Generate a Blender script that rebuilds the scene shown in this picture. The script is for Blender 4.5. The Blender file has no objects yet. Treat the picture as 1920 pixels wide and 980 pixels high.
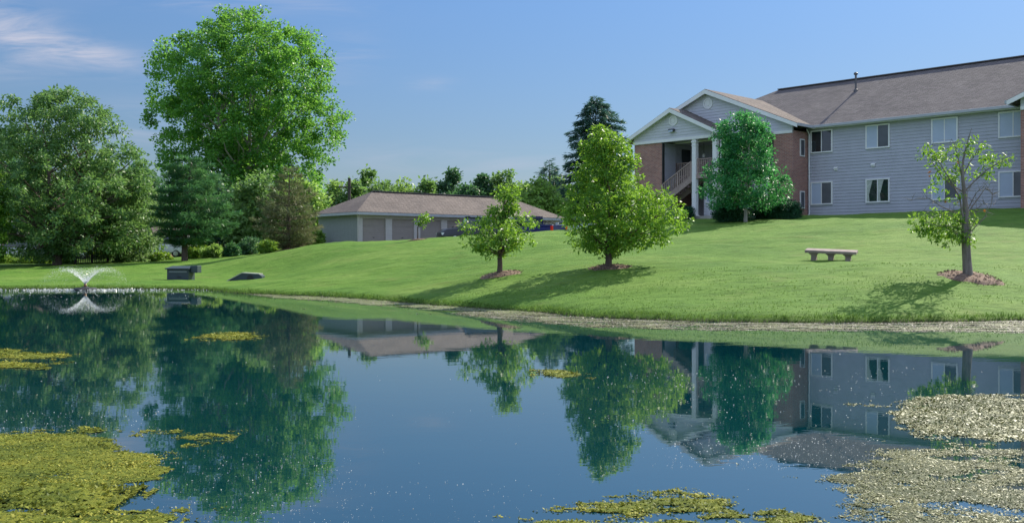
import bpy, bmesh, math, random
import numpy as np
from mathutils import Vector, Matrix
R = math.radians
rng = np.random.default_rng(7); random.seed(7)
scene = bpy.context.scene
COL = scene.collection
F, HC, YH = 1800.0, 1.5, 474.0

# ------------------------------------------------------------------ camera
cam = bpy.data.cameras.new('camera'); camo = bpy.data.objects.new('camera', cam); COL.objects.link(camo)
cam.sensor_width = 36; cam.lens = 36 * F / 1920; cam.shift_y = -16 / 1920
cam.clip_start = .1; cam.clip_end = 6000
camo.location = (0, 0, HC); camo.rotation_euler = (R(90), 0, 0)
scene.camera = camo

# ------------------------------------------------------------------ light
SUN_AZ, SUN_EL = R(45), R(39)          # azimuth from +Y towards +X
sd = Vector((math.sin(SUN_AZ) * math.cos(SUN_EL), math.cos(SUN_AZ) * math.cos(SUN_EL), math.sin(SUN_EL)))
sl = bpy.data.lights.new('sun', 'SUN'); sl.energy = 5.0; sl.angle = R(.5); sl.color = (1, .93, .80)
slo = bpy.data.objects.new('sun', sl); COL.objects.link(slo)
slo.rotation_euler = (-sd).to_track_quat('-Z', 'Y').to_euler(); slo.location = (40, 40, 60)

world = bpy.data.worlds.new('World'); scene.world = world; world.use_nodes = True
def build_world():
    nt = world.node_tree; N = nt.nodes; L = nt.links; N.clear()
    out = N.new('ShaderNodeOutputWorld'); bg = N.new('ShaderNodeBackground'); bg.inputs[1].default_value = .12
    sky = N.new('ShaderNodeTexSky'); sky.sky_type = 'NISHITA'; sky.sun_disc = False
    sky.sun_elevation = SUN_EL; sky.sun_rotation = SUN_AZ; sky.altitude = 200
    sky.air_density = 1.15; sky.dust_density = .5; sky.ozone_density = 2.2
    tc = N.new('ShaderNodeTexCoord'); sp = N.new('ShaderNodeSeparateXYZ'); L.new(tc.outputs['Generated'], sp.inputs[0])
    def M(op, a, b=None, c=None, clamp=False):
        m = N.new('ShaderNodeMath'); m.operation = op; m.use_clamp = clamp
        for i, v in enumerate((a, b, c)):
            if v is None: continue
            if isinstance(v, (int, float)): m.inputs[i].default_value = v
            else: L.new(v, m.inputs[i])
        return m.outputs[0]
    yy = M('MAXIMUM', sp.outputs[1], .05)
    a = M('DIVIDE', sp.outputs[0], yy); e = M('DIVIDE', sp.outputs[2], yy)
    cb = N.new('ShaderNodeCombineXYZ'); L.new(a, cb.inputs[0]); L.new(e, cb.inputs[1])
    mp = N.new('ShaderNodeMapping'); mp.inputs['Rotation'].default_value = (0, 0, R(12)); mp.inputs['Scale'].default_value = (5, 34, 1)
    L.new(cb.outputs[0], mp.inputs[0])
    nz = N.new('ShaderNodeTexNoise'); nz.inputs['Scale'].default_value = 1.3; nz.inputs['Detail'].default_value = 9; nz.inputs['Roughness'].default_value = .62; nz.inputs['Distortion'].default_value = .7
    L.new(mp.outputs[0], nz.inputs['Vector'])
    total = None
    # (azimuth tangent, elevation tangent, half length, half height, tilt, strength): where the cirrus streaks hang
    for (ca, ce, ra, re, t, s) in [(-.525, .235, .055, .02, -.2, 1.0), (-.455, .207, .065, .013, -.17, 1.1), (-.30, .262, .11, .010, -.06, .55),
                                   (-.39, .135, .06, .016, -.03, .75), (-.175, .205, .03, .022, .2, .35), (-.05, .095, .14, .013, -.05, .35), (-.53, .19, .05, .01, 0, .5),
                                   (.9, .4, .4, .05, .1, .8), (-1.1, .35, .3, .05, .1, .8), (-.085, .176, .02, .006, 0, .35)]:
        da = M('SUBTRACT', a, ca); de = M('SUBTRACT', e, ce)
        u = M('DIVIDE', M('ADD', M('MULTIPLY', da, math.cos(t)), M('MULTIPLY', de, math.sin(t))), ra)
        v = M('DIVIDE', M('SUBTRACT', M('MULTIPLY', de, math.cos(t)), M('MULTIPLY', da, math.sin(t))), re)
        r2 = M('ADD', M('MULTIPLY', u, u), M('MULTIPLY', v, v))
        g = M('MULTIPLY', M('POWER', 2.718, M('MULTIPLY', r2, -.8)), s)
        total = g if total is None else M('ADD', total, g)
    k = M('MULTIPLY', M('SUBTRACT', nz.outputs['Fac'], .38, None), 3.6, None, True)
    dens = M('MULTIPLY', M('MULTIPLY', total, k), .95, None, True)
    # the sky's own colour, a little more violet than the model
    tint = N.new('ShaderNodeMix'); tint.data_type = 'RGBA'; tint.blend_type = 'MULTIPLY'; tint.inputs[0].default_value = 1
    gm = N.new('ShaderNodeGamma'); gm.inputs[1].default_value = .85; L.new(sky.outputs[0], gm.inputs[0])
    L.new(gm.outputs[0], tint.inputs[6])
    hz = N.new('ShaderNodeMix'); hz.data_type = 'RGBA'; hz.inputs[6].default_value = (.385, .415, .485, 1); hz.inputs[7].default_value = (.43, .585, .80, 1)
    L.new(M('MULTIPLY', sp.outputs[2], 4.0, None, True), hz.inputs[0]); L.new(hz.outputs[2], tint.inputs[7])
    # unseen soft glow added overhead and behind the viewer to lift the shade
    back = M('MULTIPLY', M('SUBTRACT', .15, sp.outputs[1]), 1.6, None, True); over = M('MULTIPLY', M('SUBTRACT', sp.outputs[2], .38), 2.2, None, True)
    sky_fill = N.new('ShaderNodeMix'); sky_fill.data_type = 'RGBA'; L.new(M('MULTIPLY', M('MAXIMUM', back, over), .66), sky_fill.inputs[0]); L.new(tint.outputs[2], sky_fill.inputs[6]); sky_fill.inputs[7].default_value = (4.6, 5.4, 7.6, 1)
    mix = N.new('ShaderNodeMix'); mix.data_type = 'RGBA'; L.new(dens, mix.inputs[0]); L.new(sky_fill.outputs[2], mix.inputs[6]); mix.inputs[7].default_value = (2.9, 3.1, 3.85, 1)
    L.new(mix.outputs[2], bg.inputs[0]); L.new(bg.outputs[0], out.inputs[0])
build_world()
scene.view_settings.view_transform = 'Standard'; scene.view_settings.look = 'None'
scene.view_settings.gamma = 1; scene.view_settings.use_curve_mapping = False
scene.view_settings.exposure = .63
scene.render.engine = 'CYCLES'
scene.cycles.max_bounces = 8; scene.cycles.transparent_max_bounces = 12

# ------------------------------------------------------------------ helpers
def tag(o, label=None, cat=None, group=None, kind=None):
    if label: o['label'] = label
    if cat: o['category'] = cat
    if group: o['group'] = group
    if kind: o['kind'] = kind
    return o
def thing(name, label, cat, loc=(0, 0, 0), rz=0, group=None):
    o = bpy.data.objects.new(name, None); COL.objects.link(o); o.empty_display_size = .3
    o.location = loc; o.rotation_euler = (0, 0, rz); return tag(o, label, cat, group)
def obj(name, me, m=None, parent=None, smooth=False):
    if isinstance(me, MB): me = me.mesh(name)
    o = bpy.data.objects.new(name, me); COL.objects.link(o)
    if m is not None:
        me.materials.append(m)
    if parent is not None: o.parent = parent
    if smooth: me.polygons.foreach_set('use_smooth', [True] * len(me.polygons))
    return o
class MB:
    """collects boxes, prisms and tubes into one mesh"""
    def __init__(s): s.v = []; s.f = []
    def poly(s, pts):
        b = len(s.v); s.v += [tuple(p) for p in pts]; s.f.append(tuple(range(b, b + len(pts)))); return s
    def box(s, a, b, ):
        x0, y0, z0 = [min(a[i], b[i]) for i in range(3)]; x1, y1, z1 = [max(a[i], b[i]) for i in range(3)]
        k = len(s.v)
        s.v += [(x0, y0, z0), (x1, y0, z0), (x1, y1, z0), (x0, y1, z0), (x0, y0, z1), (x1, y0, z1), (x1, y1, z1), (x0, y1, z1)]
        s.f += [tuple(k + i for i in q) for q in ((0, 3, 2, 1), (4, 5, 6, 7), (0, 1, 5, 4), (1, 2, 6, 5), (2, 3, 7, 6), (3, 0, 4, 7))]; return s
    def slab(s, top, t):
        """polygon (counter-clockwise from above) thickened downwards by vector t"""
        t = Vector(t) if hasattr(t, '__len__') else Vector((0, 0, -t))
        n = len(top); k = len(s.v)
        s.v += [tuple(p) for p in top] + [tuple(Vector(p) + t) for p in top]
        s.f.append(tuple(range(k, k + n))); s.f.append(tuple(range(k + 2 * n - 1, k + n - 1, -1)))
        for i in range(n): j = (i + 1) % n; s.f.append((k + i, k + n + i, k + n + j, k + j))
        return s
    def tube(s, pts, rad, n=8, cap=True):
        pts = [Vector(p) for p in pts]
        if not hasattr(rad, '__len__'): rad = [rad] * len(pts)
        k = len(s.v); up = Vector((.13, .21, .97))
        for i, p in enumerate(pts):
            d = (pts[min(i + 1, len(pts) - 1)] - pts[max(i - 1, 0)]).normalized()
            if abs(d.dot(up)) > .95: up = Vector((1, .1, 0))
            a = d.cross(up).normalized(); b = d.cross(a)
            for j in range(n):
                t = 2 * math.pi * j / n; s.v.append(tuple(p + a * (rad[i] * math.cos(t)) + b * (rad[i] * math.sin(t))))
        for i in range(len(pts) - 1):
            for j in range(n):
                q = (j + 1) % n; s.f.append((k + i * n + j, k + i * n + q, k + (i + 1) * n + q, k + (i + 1) * n + j))
        if cap:
            s.f.append(tuple(range(k + n - 1, k - 1, -1))); e = k + (len(pts) - 1) * n; s.f.append(tuple(range(e, e + n)))
        return s
    def bar(s, a, b, w, h):
        """rectangular bar a-b, width w across, height h"""
        a, b = Vector(a), Vector(b); d = (b - a).normalized()
        side = d.cross(Vector((0, 0, 1)));
        if side.length < .01: side = Vector((1, 0, 0))
        side.normalize(); up = side.cross(d)
        k = len(s.v)
        for p in (a, b):
            for sx, sy in ((-1, -1), (1, -1), (1, 1), (-1, 1)): s.v.append(tuple(p + side * (sx * w / 2) + up * (sy * h / 2)))
        s.f += [(k, k + 3, k + 2, k + 1), (k + 4, k + 5, k + 6, k + 7)] + [(k + i, k + (i + 1) % 4, k + 4 + (i + 1) % 4, k + 4 + i) for i in range(4)]
        return s
    def lathe(s, prof, c=(0, 0, 0), n=20):
        k = len(s.v)
        for r, z in prof:
            for j in range(n): t = 2 * math.pi * j / n; s.v.append((c[0] + r * math.cos(t), c[1] + r * math.sin(t), c[2] + z))
        for i in range(len(prof) - 1):
            for j in range(n): q = (j + 1) % n; s.f.append((k + i * n + j, k + i * n + q, k + (i + 1) * n + q, k + (i + 1) * n + j))
        s.f.append(tuple(range(k + n - 1, k - 1, -1))); e = k + (len(prof) - 1) * n; s.f.append(tuple(range(e, e + n)))
        return s
    def mesh(s, name='m'):
        me = bpy.data.meshes.new(name); me.from_pydata(s.v, [], s.f); me.update(); return me
def np_mesh(name, V, Q, tint=None, attr='tint'):
    """V (n,3), Q (m,k) faces"""
    me = bpy.data.meshes.new(name); m, k = Q.shape
    me.vertices.add(len(V)); me.vertices.foreach_set('co', np.asarray(V, np.float32).ravel())
    me.loops.add(m * k); me.loops.foreach_set('vertex_index', Q.astype(np.int32).ravel())
    me.polygons.add(m); me.polygons.foreach_set('loop_start', (np.arange(m) * k).astype(np.int32)); me.polygons.foreach_set('loop_total', np.full(m, k, np.int32))
    if tint is not None:
        a = me.attributes.new(attr, 'FLOAT', 'FACE' if len(tint) == m else 'POINT'); a.data.foreach_set('value', tint.astype(np.float32))
    me.update(calc_edges=True); return me
def bevel(o, w=.02, seg=2):
    m = o.modifiers.new('bevel', 'BEVEL'); m.width = w; m.segments = seg; m.limit_method = 'ANGLE'; m.angle_limit = R(35); return o

# value noise
_perm = rng.random((256, 256))
def vnoise(x, y):
    xi = np.floor(x).astype(int); yi = np.floor(y).astype(int); fx = x - xi; fy = y - yi
    fx = fx * fx * (3 - 2 * fx); fy = fy * fy * (3 - 2 * fy); g = lambda i, j: _perm[i & 255, j & 255]
    return (g(xi, yi) * (1 - fx) + g(xi + 1, yi) * fx) * (1 - fy) + (g(xi, yi + 1) * (1 - fx) + g(xi + 1, yi + 1) * fx) * fy
def fbm(x, y, o=4):
    s = 0; a = .5; t = 0
    for i in range(o): s = s + a * vnoise(x * 2 ** i + 17.3 * i, y * 2 ** i + 5.1 * i); t += a; a *= .5
    return s / t

# ------------------------------------------------------------------ materials
def newmat(name):
    m = bpy.data.materials.new(name); m.use_nodes = True; nt = m.node_tree
    return m, nt.nodes, nt.links, nt.nodes['Principled BSDF']
def coords(N, L, scale=(1, 1, 1), kind='Object'):
    tc = N.new('ShaderNodeTexCoord'); mp = N.new('ShaderNodeMapping'); mp.inputs['Scale'].default_value = scale
    L.new(tc.outputs[kind], mp.inputs[0]); return mp.outputs[0]
def noise(N, L, vec, scale, detail=4, rough=.55):
    n = N.new('ShaderNodeTexNoise'); n.inputs['Scale'].default_value = scale; n.inputs['Detail'].default_value = detail; n.inputs['Roughness'].default_value = rough
    if vec is not None: L.new(vec, n.inputs['Vector'])
    return n.outputs['Fac']
def ramp(N, L, fac, stops):
    r = N.new('ShaderNodeValToRGB'); L.new(fac, r.inputs[0]); e = r.color_ramp.elements
    while len(e) < len(stops): e.new(.5)
    for i, (p, c) in enumerate(stops): e[i].position = p; e[i].color = (*c, 1)
    return r.outputs[0]
def mixc(N, L, f, a, b, mode='MIX'):
    m = N.new('ShaderNodeMix'); m.data_type = 'RGBA'; m.blend_type = mode
    for i, v in ((0, f), (6, a), (7, b)):
        if isinstance(v, (int, float)): m.inputs[i].default_value = v
        elif isinstance(v, tuple): m.inputs[i].default_value = (*v, 1)
        else: L.new(v, m.inputs[i])
    return m.outputs[2]
def addbump(N, L, bs, fac, strength, dist):
    b = N.new('ShaderNodeBump'); b.inputs['Strength'].default_value = strength; b.inputs['Distance'].default_value = dist
    L.new(fac, b.inputs['Height']); L.new(b.outputs[0], bs.inputs['Normal']); return b
_mc = {}
def paint(name, col, rough=.6, var=.18, scale=4, bump=0, bscale=60, metal=0, spec=.4):
    if name in _mc: return _mc[name]
    m, N, L, b = newmat(name); v = coords(N, L)
    f = noise(N, L, v, scale, 6)
    c = ramp(N, L, f, [(.25, tuple(x * (1 - var) for x in col)), (.75, tuple(min(1, x * (1 + var)) for x in col))])
    L.new(c, b.inputs['Base Color']); b.inputs['Roughness'].default_value = rough; b.inputs['Metallic'].default_value = metal; b.inputs['Specular IOR Level'].default_value = spec
    if bump: addbump(N, L, b, noise(N, L, v, bscale, 3), bump, .01)
    _mc[name] = m; return m
def leafmat(name, c0, c1, c2, tr=(.25, .5, .05), trf=.4, rough=.45, spec=.35):
    """c0 dark, c1 mid, c2 light leaf tone chosen leaf by leaf"""
    m, N, L, b = newmat(name); at = N.new('ShaderNodeAttribute'); at.attribute_name = 'tint'
    c = ramp(N, L, at.outputs['Fac'], [(0, c0), (.5, c1), (1, c2)])
    L.new(c, b.inputs['Base Color']); b.inputs['Roughness'].default_value = rough; b.inputs['Specular IOR Level'].default_value = spec
    t = N.new('ShaderNodeBsdfTranslucent'); L.new(mixc(N, L, .5, c, tr, 'MIX'), t.inputs[0])
    mx = N.new('ShaderNodeMixShader'); mx.inputs[0].default_value = trf
    L.new(b.outputs[0], mx.inputs[1]); L.new(t.outputs[0], mx.inputs[2]); L.new(mx.outputs[0], N['Material Output'].inputs[0]); return m
def brickmat(name, c1, c2, mortar):
    m, N, L, b = newmat(name); tc = N.new('ShaderNodeTexCoord'); sp = N.new('ShaderNodeSeparateXYZ'); L.new(tc.outputs['Object'], sp.inputs[0])
    ad = N.new('ShaderNodeMath'); ad.operation = 'ADD'; L.new(sp.outputs[0], ad.inputs[0]); L.new(sp.outputs[1], ad.inputs[1])
    cb = N.new('ShaderNodeCombineXYZ'); L.new(ad.outputs[0], cb.inputs[0]); L.new(sp.outputs[2], cb.inputs[1])
    br = N.new('ShaderNodeTexBrick'); L.new(cb.outputs[0], br.inputs['Vector']); br.inputs['Scale'].default_value = 1
    br.inputs['Brick Width'].default_value = .22; br.inputs['Row Height'].default_value = .078; br.inputs['Mortar Size'].default_value = .008; br.inputs['Bias'].default_value = -.1
    br.inputs['Color1'].default_value = (*c1, 1); br.inputs['Color2'].default_value = (*c2, 1); br.inputs['Mortar'].default_value = (*mortar, 1)
    f = noise(N, L, coords(N, L), 1.1, 5)
    c = mixc(N, L, .5, br.outputs[0], ramp(N, L, f, [(.3, (.55, .55, .55)), (.7, (1, 1, 1))]), 'MULTIPLY')
    L.new(c, b.inputs['Base Color']); b.inputs['Roughness'].default_value = .85
    addbump(N, L, b, br.outputs['Fac'], -.5, .008); return m
def shinglemat(name, ca, cb_):
    m, N, L, b = newmat(name); tc = N.new('ShaderNodeTexCoord'); sp = N.new('ShaderNodeSeparateXYZ'); L.new(tc.outputs['Object'], sp.inputs[0])
    ad = N.new('ShaderNodeMath'); ad.operation = 'ADD'; L.new(sp.outputs[0], ad.inputs[0]); L.new(sp.outputs[1], ad.inputs[1])
    ml = N.new('ShaderNodeMath'); ml.operation = 'MULTIPLY'; L.new(sp.outputs[2], ml.inputs[0]); ml.inputs[1].default_value = 2.2
    cb = N.new('ShaderNodeCombineXYZ'); L.new(ad.outputs[0], cb.inputs[0]); L.new(ml.outputs[0], cb.inputs[1])
    br = N.new('ShaderNodeTexBrick'); L.new(cb.outputs[0], br.inputs['Vector']); br.inputs['Scale'].default_value = 1
    br.inputs['Brick Width'].default_value = .33; br.inputs['Row Height'].default_value = .15; br.inputs['Mortar Size'].default_value = .012; br.inputs['Bias'].default_value = 0
    mid = tuple((a + c) / 2 for a, c in zip(ca, cb_))
    br.inputs['Color1'].default_value = (*ca, 1); br.inputs['Color2'].default_value = (*cb_, 1); br.inputs['Mortar'].default_value = (*[x * .5 for x in mid], 1)
    v = coords(N, L)
    f = noise(N, L, v, .5, 6, .6); g = noise(N, L, v, 14, 3, .7)
    c = mixc(N, L, .8, br.outputs[0], ramp(N, L, f, [(.3, (.72, .72, .74)), (.7, (1.1, 1.08, 1.05))]), 'MULTIPLY')
    c = mixc(N, L, .9, c, ramp(N, L, g, [(.3, (.6, .6, .6)), (.7, (1.25, 1.22, 1.2))]), 'MULTIPLY')
    L.new(c, b.inputs['Base Color']); b.inputs['Roughness'].default_value = .95; b.inputs['Specular IOR Level'].default_value = .15
    mm = N.new('ShaderNodeMath'); mm.operation = 'SUBTRACT'; L.new(g, mm.inputs[0]); L.new(br.outputs['Fac'], mm.inputs[1])
    addbump(N, L, b, mm.outputs[0], .7, .02); return m
def barkmat(name, c0, c1, sc=9):
    m, N, L, b = newmat(name); v = coords(N, L, (1, 1, .25)); f = noise(N, L, v, sc, 6, .65)
    L.new(ramp(N, L, f, [(.3, c0), (.7, c1)]), b.inputs['Base Color']); b.inputs['Roughness'].default_value = .9; addbump(N, L, b, f, .8, .03); return m

M_trim = paint('white_trim_paint', (.78, .78, .76), .5, .07, 2)
M_side = paint('grey_lap_siding', (.44, .45, .50), .6, .08, 1.5)
M_gable = paint('pale_lap_siding', (.56, .57, .60), .6, .07, 1.5)
M_gutter = paint('grey_gutter_metal', (.42, .44, .46), .4, .08, 3)
M_brick = brickmat('red_brick', (.42, .19, .14), (.28, .12, .095), (.43, .38, .34))
M_brick2 = brickmat('brown_brick', (.36, .18, .12), (.25, .12, .085), (.36, .31, .27))
M_roof = shinglemat('brown_grey_shingle', (.205, .19, .188), (.15, .14, .139))
M_roofg = shinglemat('tan_shingle', (.225, .195, .175), (.17, .148, .132))
M_dark = paint('dark_interior', (.02, .022, .022), .6, .2)
M_wood = paint('weathered_rail_wood', (.36, .27, .235), .75, .2, 8, .3, 40)
M_blind = paint('window_blind', (.44, .51, .62), .6, .05, 2)
M_curt = paint('window_curtain', (.42, .46, .40), .7, .25, 6)
M_conc = paint('concrete', (.36, .34, .31), .85, .18, 3, .4, 40)
M_asph = paint('asphalt', (.06, .06, .062), .9, .25, 2, .4, 80)
M_black = paint('black_rubber', (.015, .015, .015), .7, .2)
def glassmat(name, col, rough=.06):
    m, N, L, b = newmat(name); v = coords(N, L); f = noise(N, L, v, 1.2, 3)
    L.new(ramp(N, L, f, [(.3, tuple(x * .7 for x in col)), (.7, tuple(x * 1.3 for x in col))]), b.inputs['Base Color'])
    b.inputs['Roughness'].default_value = rough; b.inputs['Specular IOR Level'].default_value = .8; addbump(N, L, b, f, .05, .05); return m
M_pane = glassmat('dark_window_glass', (.02, .028, .03))
M_screen = glassmat('insect_screen', (.055, .062, .075), .35)
M_carglass = glassmat('car_glass', (.03, .045, .05), .04)

# ------------------------------------------------------------------ terrain
def W(px, py):           # point on the water
    d = F * HC / (py - YH); return ((px - 960) * d / F, d)
def P(px, py, d): return ((px - 960) * d / F, d, HC - (py - YH) * d / F)
shore = [(-60, 5), (-62, 25), (-50, 37), (-38, 40.5), (-30, 41), W(0, 541), W(200, 541), W(300, 541.5), W(380, 543), W(430, 548), W(500, 551.5), W(560, 554),
         W(640, 558), W(780, 568.5), W(900, 578), W(1000, 584.5), W(1100, 593), W(1200, 598), W(1300, 602), W(1500, 604.5), W(1700, 604), W(1920, 600),
         (15, 23), (24, 25.5), (36, 25), (45, 16), (44, 4), (36, 1.6), (20, 1.2), (0, 1.3), (-20, 1.2), (-45, 1.6)]
def smooth_poly(p, n=6):
    p = np.array(p, float); out = []
    for i in range(len(p)):
        a, b, c, d = p[i - 1], p[i], p[(i + 1) % len(p)], p[(i + 2) % len(p)]
        for t in np.arange(n) / n:
            out.append(.5 * ((2 * b) + (c - a) * t + (2 * a - 5 * b + 4 * c - d) * t * t + (3 * b - a - 3 * c + d) * t ** 3))
    return np.array(out)
SH = smooth_poly(shore)
SH = SH + np.stack([fbm(SH[:, 0] * .7, SH[:, 1] * .7) - .5, fbm(SH[:, 1] * .8 + 9, SH[:, 0] * .8) - .5], 1) * .35
def inside(px, py, poly):
    r = np.zeros(px.shape, bool); n = len(poly); j = n - 1
    for i in range(n):
        xi, yi = poly[i]; xj, yj = poly[j]
        if yi != yj:
            c = ((yi > py) != (yj > py)) & (px < (xj - xi) * (py - yi) / (yj - yi) + xi); r ^= c
        j = i
    return r
def pdist(px, py, poly):
    d = np.full(px.shape, 1e9); n = len(poly)
    for i in range(n):
        a = poly[i]; b = poly[(i + 1) % n]; ab = b - a; l = ab @ ab + 1e-12
        t = np.clip(((px - a[0]) * ab[0] + (py - a[1]) * ab[1]) / l, 0, 1)
        d = np.minimum(d, (px - a[0] - t * ab[0]) ** 2 + (py - a[1] - t * ab[1]) ** 2)
    return np.sqrt(d)
CP = [(x, y, 0.0) for x, y in SH[::4]] + [
    (11.64, 24.5, .85), (2.95, 29.3, 1.03), (-.4, 31, .74), (10.1, 30.5, 1.25), (17.27, 56, 3.65), (8, 63, 3.45), (10.8, 57.5, 3.5), (16, 54.6, 3.57),
    (14, 53, 3.42), (20, 51.5, 3.62), (26, 45.6, 3.68), (34, 38.5, 3.75), (32, 62, 3.8), (20, 80, 3.6), (25, 31, 1.75), (36, 30, 2.2), (19, 24.8, .35), (50, 30, 3), (50, 60, 4),
    (-10.4, 52, 1.92), (-6, 54, 2.22), (-3.4, 55, 2.42), (3.1, 56, 2.8), (7.0, 56, 3.12),
    (-10.2, 63, 1.85), (-2, 68, 1.95), (3.7, 74, 2.1), (6, 66, 2.6), (-13, 70, 1.75), (0, 84, 1.9), (-7.5, 42.5, .98), (-2, 43, 1.75), (4, 43, 2.15),
    (-15, 44, .22), (-12.1, 44, .22), (-12.4, 47, .42), (-15.5, 50, .6), (-10.4, 45.5, .62), (-29.4, 62, .71), (-21.1, 62, 1.0), (-13.5, 58, 1.63), (-24.5, 57, .72), (-17, 57, 1.12), (-20, 48, .3), (-26, 48, .3),
    (-45, 60, .8), (-60, 60, .8), (-70, 100, 1), (-30, 100, 1.0), (0, 125, 1.6), (45, 125, 2.6), (-50, 46, .35), (-75, 20, .8), (60, 5, .8), (0, -6, .35), (-40, -6, .35), (40, -6, .35), (0, -.5, .12)]
CP = np.array(CP); CP[len(SH[::4]):, 2] -= .14; _c = 2.2
def _k(r2): return np.sqrt(r2 + _c * _c)
_A = _k(((CP[:, None, :2] - CP[None, :, :2]) ** 2).sum(-1)); n_ = len(CP)
_S = np.zeros((n_ + 1, n_ + 1)); _S[:n_, :n_] = _A + np.eye(n_) * .02; _S[n_, :n_] = 1; _S[:n_, n_] = 1
_w = np.linalg.solve(_S, np.append(CP[:, 2], 0))
def ground_z(x, y):
    x = np.asarray(x, float); y = np.asarray(y, float); sh = x.shape; x = x.ravel(); y = y.ravel(); z = np.full(x.shape, _w[-1])
    for i in range(n_): z += _w[i] * _k((x - CP[i, 0]) ** 2 + (y - CP[i, 1]) ** 2)
    r = np.hypot(x, y - 40); t = np.clip((r - 75) / 60, 0, 1); t = t * t * (3 - 2 * t)
    z = z * (1 - t) + 1.2 * t
    d = pdist(x, y, SH); ins = inside(x, y, SH)
    near = (r < 60)
    rel = (fbm(x * .45, y * .6, 4) - .5) * .17 + np.where(near, (fbm(x * 1.1, y * 3.0, 4) - .5) * .10, 0)
    lip = .05 + .10 * np.clip(d / .35, 0, 1) ** .5
    out = np.maximum(z, .0) + lip + rel * np.clip(d / 1.5, 0, 1)
    z = np.where(ins, -np.minimum(.02 + d * .5, .9), out)
    return z.reshape(sh)
def gz(x, y): return float(ground_z(np.array([x]), np.array([y]))[0])

def axis(segs):
    out = [segs[0][0]]
    for a, b, s in segs:
        n = max(1, int(round((b - a) / s))); out += list(np.linspace(a, b, n + 1)[1:])
    return np.array(out)
ax = axis([(-2500, -600, 380), (-600, -120, 60), (-120, -64, 6), (-64, -32, 1), (-32, 22, .22), (22, 48, .8), (48, 120, 6), (120, 600, 60), (600, 2500, 380)])
ay = axis([(-600, -60, 60), (-60, -8, 8), (-8, 16, 1.0), (16, 46, .17), (46, 80, .45), (80, 140, 3), (140, 600, 50), (600, 3000, 400)])
GX, GY = np.meshgrid(ax, ay); GZ = ground_z(GX, GY)
nx, ny = len(ax), len(ay); ii = np.arange((ny - 1) * (nx - 1)); r_ = ii // (nx - 1); c_ = ii % (nx - 1); q0 = r_ * nx + c_
gm = np_mesh('lawn', np.stack([GX.ravel(), GY.ravel(), GZ.ravel()], 1), np.stack([q0, q0 + 1, q0 + nx + 1, q0 + nx], 1))
def grass_material():
    m, N, L, b = newmat('mown_grass'); v = coords(N, L)
    a = noise(N, L, v, .22, 6, .6); s = noise(N, L, coords(N, L, (1, 3.2, 1)), 1.6, 7, .68); f = noise(N, L, v, 22, 5, .75)
    c = ramp(N, L, a, [(.30, (.072, .165, .020)), (.5, (.104, .206, .027)), (.72, (.150, .242, .044))])
    c = mixc(N, L, .75, c, ramp(N, L, s, [(.33, (.50, .58, .42)), (.5, (1, 1, 1)), (.68, (1.35, 1.24, 1.45))]), 'MULTIPLY')  # mottled grass tone, with undulation shade painted in as darker streaks
    c = mixc(N, L, .8, c, ramp(N, L, f, [(.28, (.48, .55, .42)), (.5, (1, 1, 1)), (.74, (1.45, 1.35, 1.4))]), 'MULTIPLY')
    pt = noise(N, L, coords(N, L, (1, 1.6, 1)), .55, 8, .7); c = mixc(N, L, ramp(N, L, pt, [(.54, (0, 0, 0)), (.68, (.55, .55, .55))]), c, (.155, .20, .048))
    # bare muddy rim where the lawn meets the water
    g = N.new('ShaderNodeNewGeometry'); sp = N.new('ShaderNodeSeparateXYZ'); L.new(g.outputs['Position'], sp.inputs[0])
    mr = N.new('ShaderNodeMapRange'); L.new(sp.outputs[2], mr.inputs[0]); mr.inputs[1].default_value = .01; mr.inputs[2].default_value = .075; mr.inputs[3].default_value = 1; mr.inputs[4].default_value = 0
    c = mixc(N, L, mr.outputs[0], c, (.05, .055, .022))
    L.new(c, b.inputs['Base Color']); b.inputs['Roughness'].default_value = .8; b.inputs['Specular IOR Level'].default_value = .12
    w = N.new('ShaderNodeMath'); w.operation = 'MULTIPLY_ADD'; L.new(f, w.inputs[0]); w.inputs[1].default_value = .35; L.new(s, w.inputs[2])
    addbump(N, L, b, w.outputs[0], .8, .11); return m
M_grass = grass_material()
lawn = obj('lawn', gm, M_grass, smooth=True); tag(lawn, 'mown green lawn sloping down to the pond', 'lawn', kind='structure')

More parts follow.
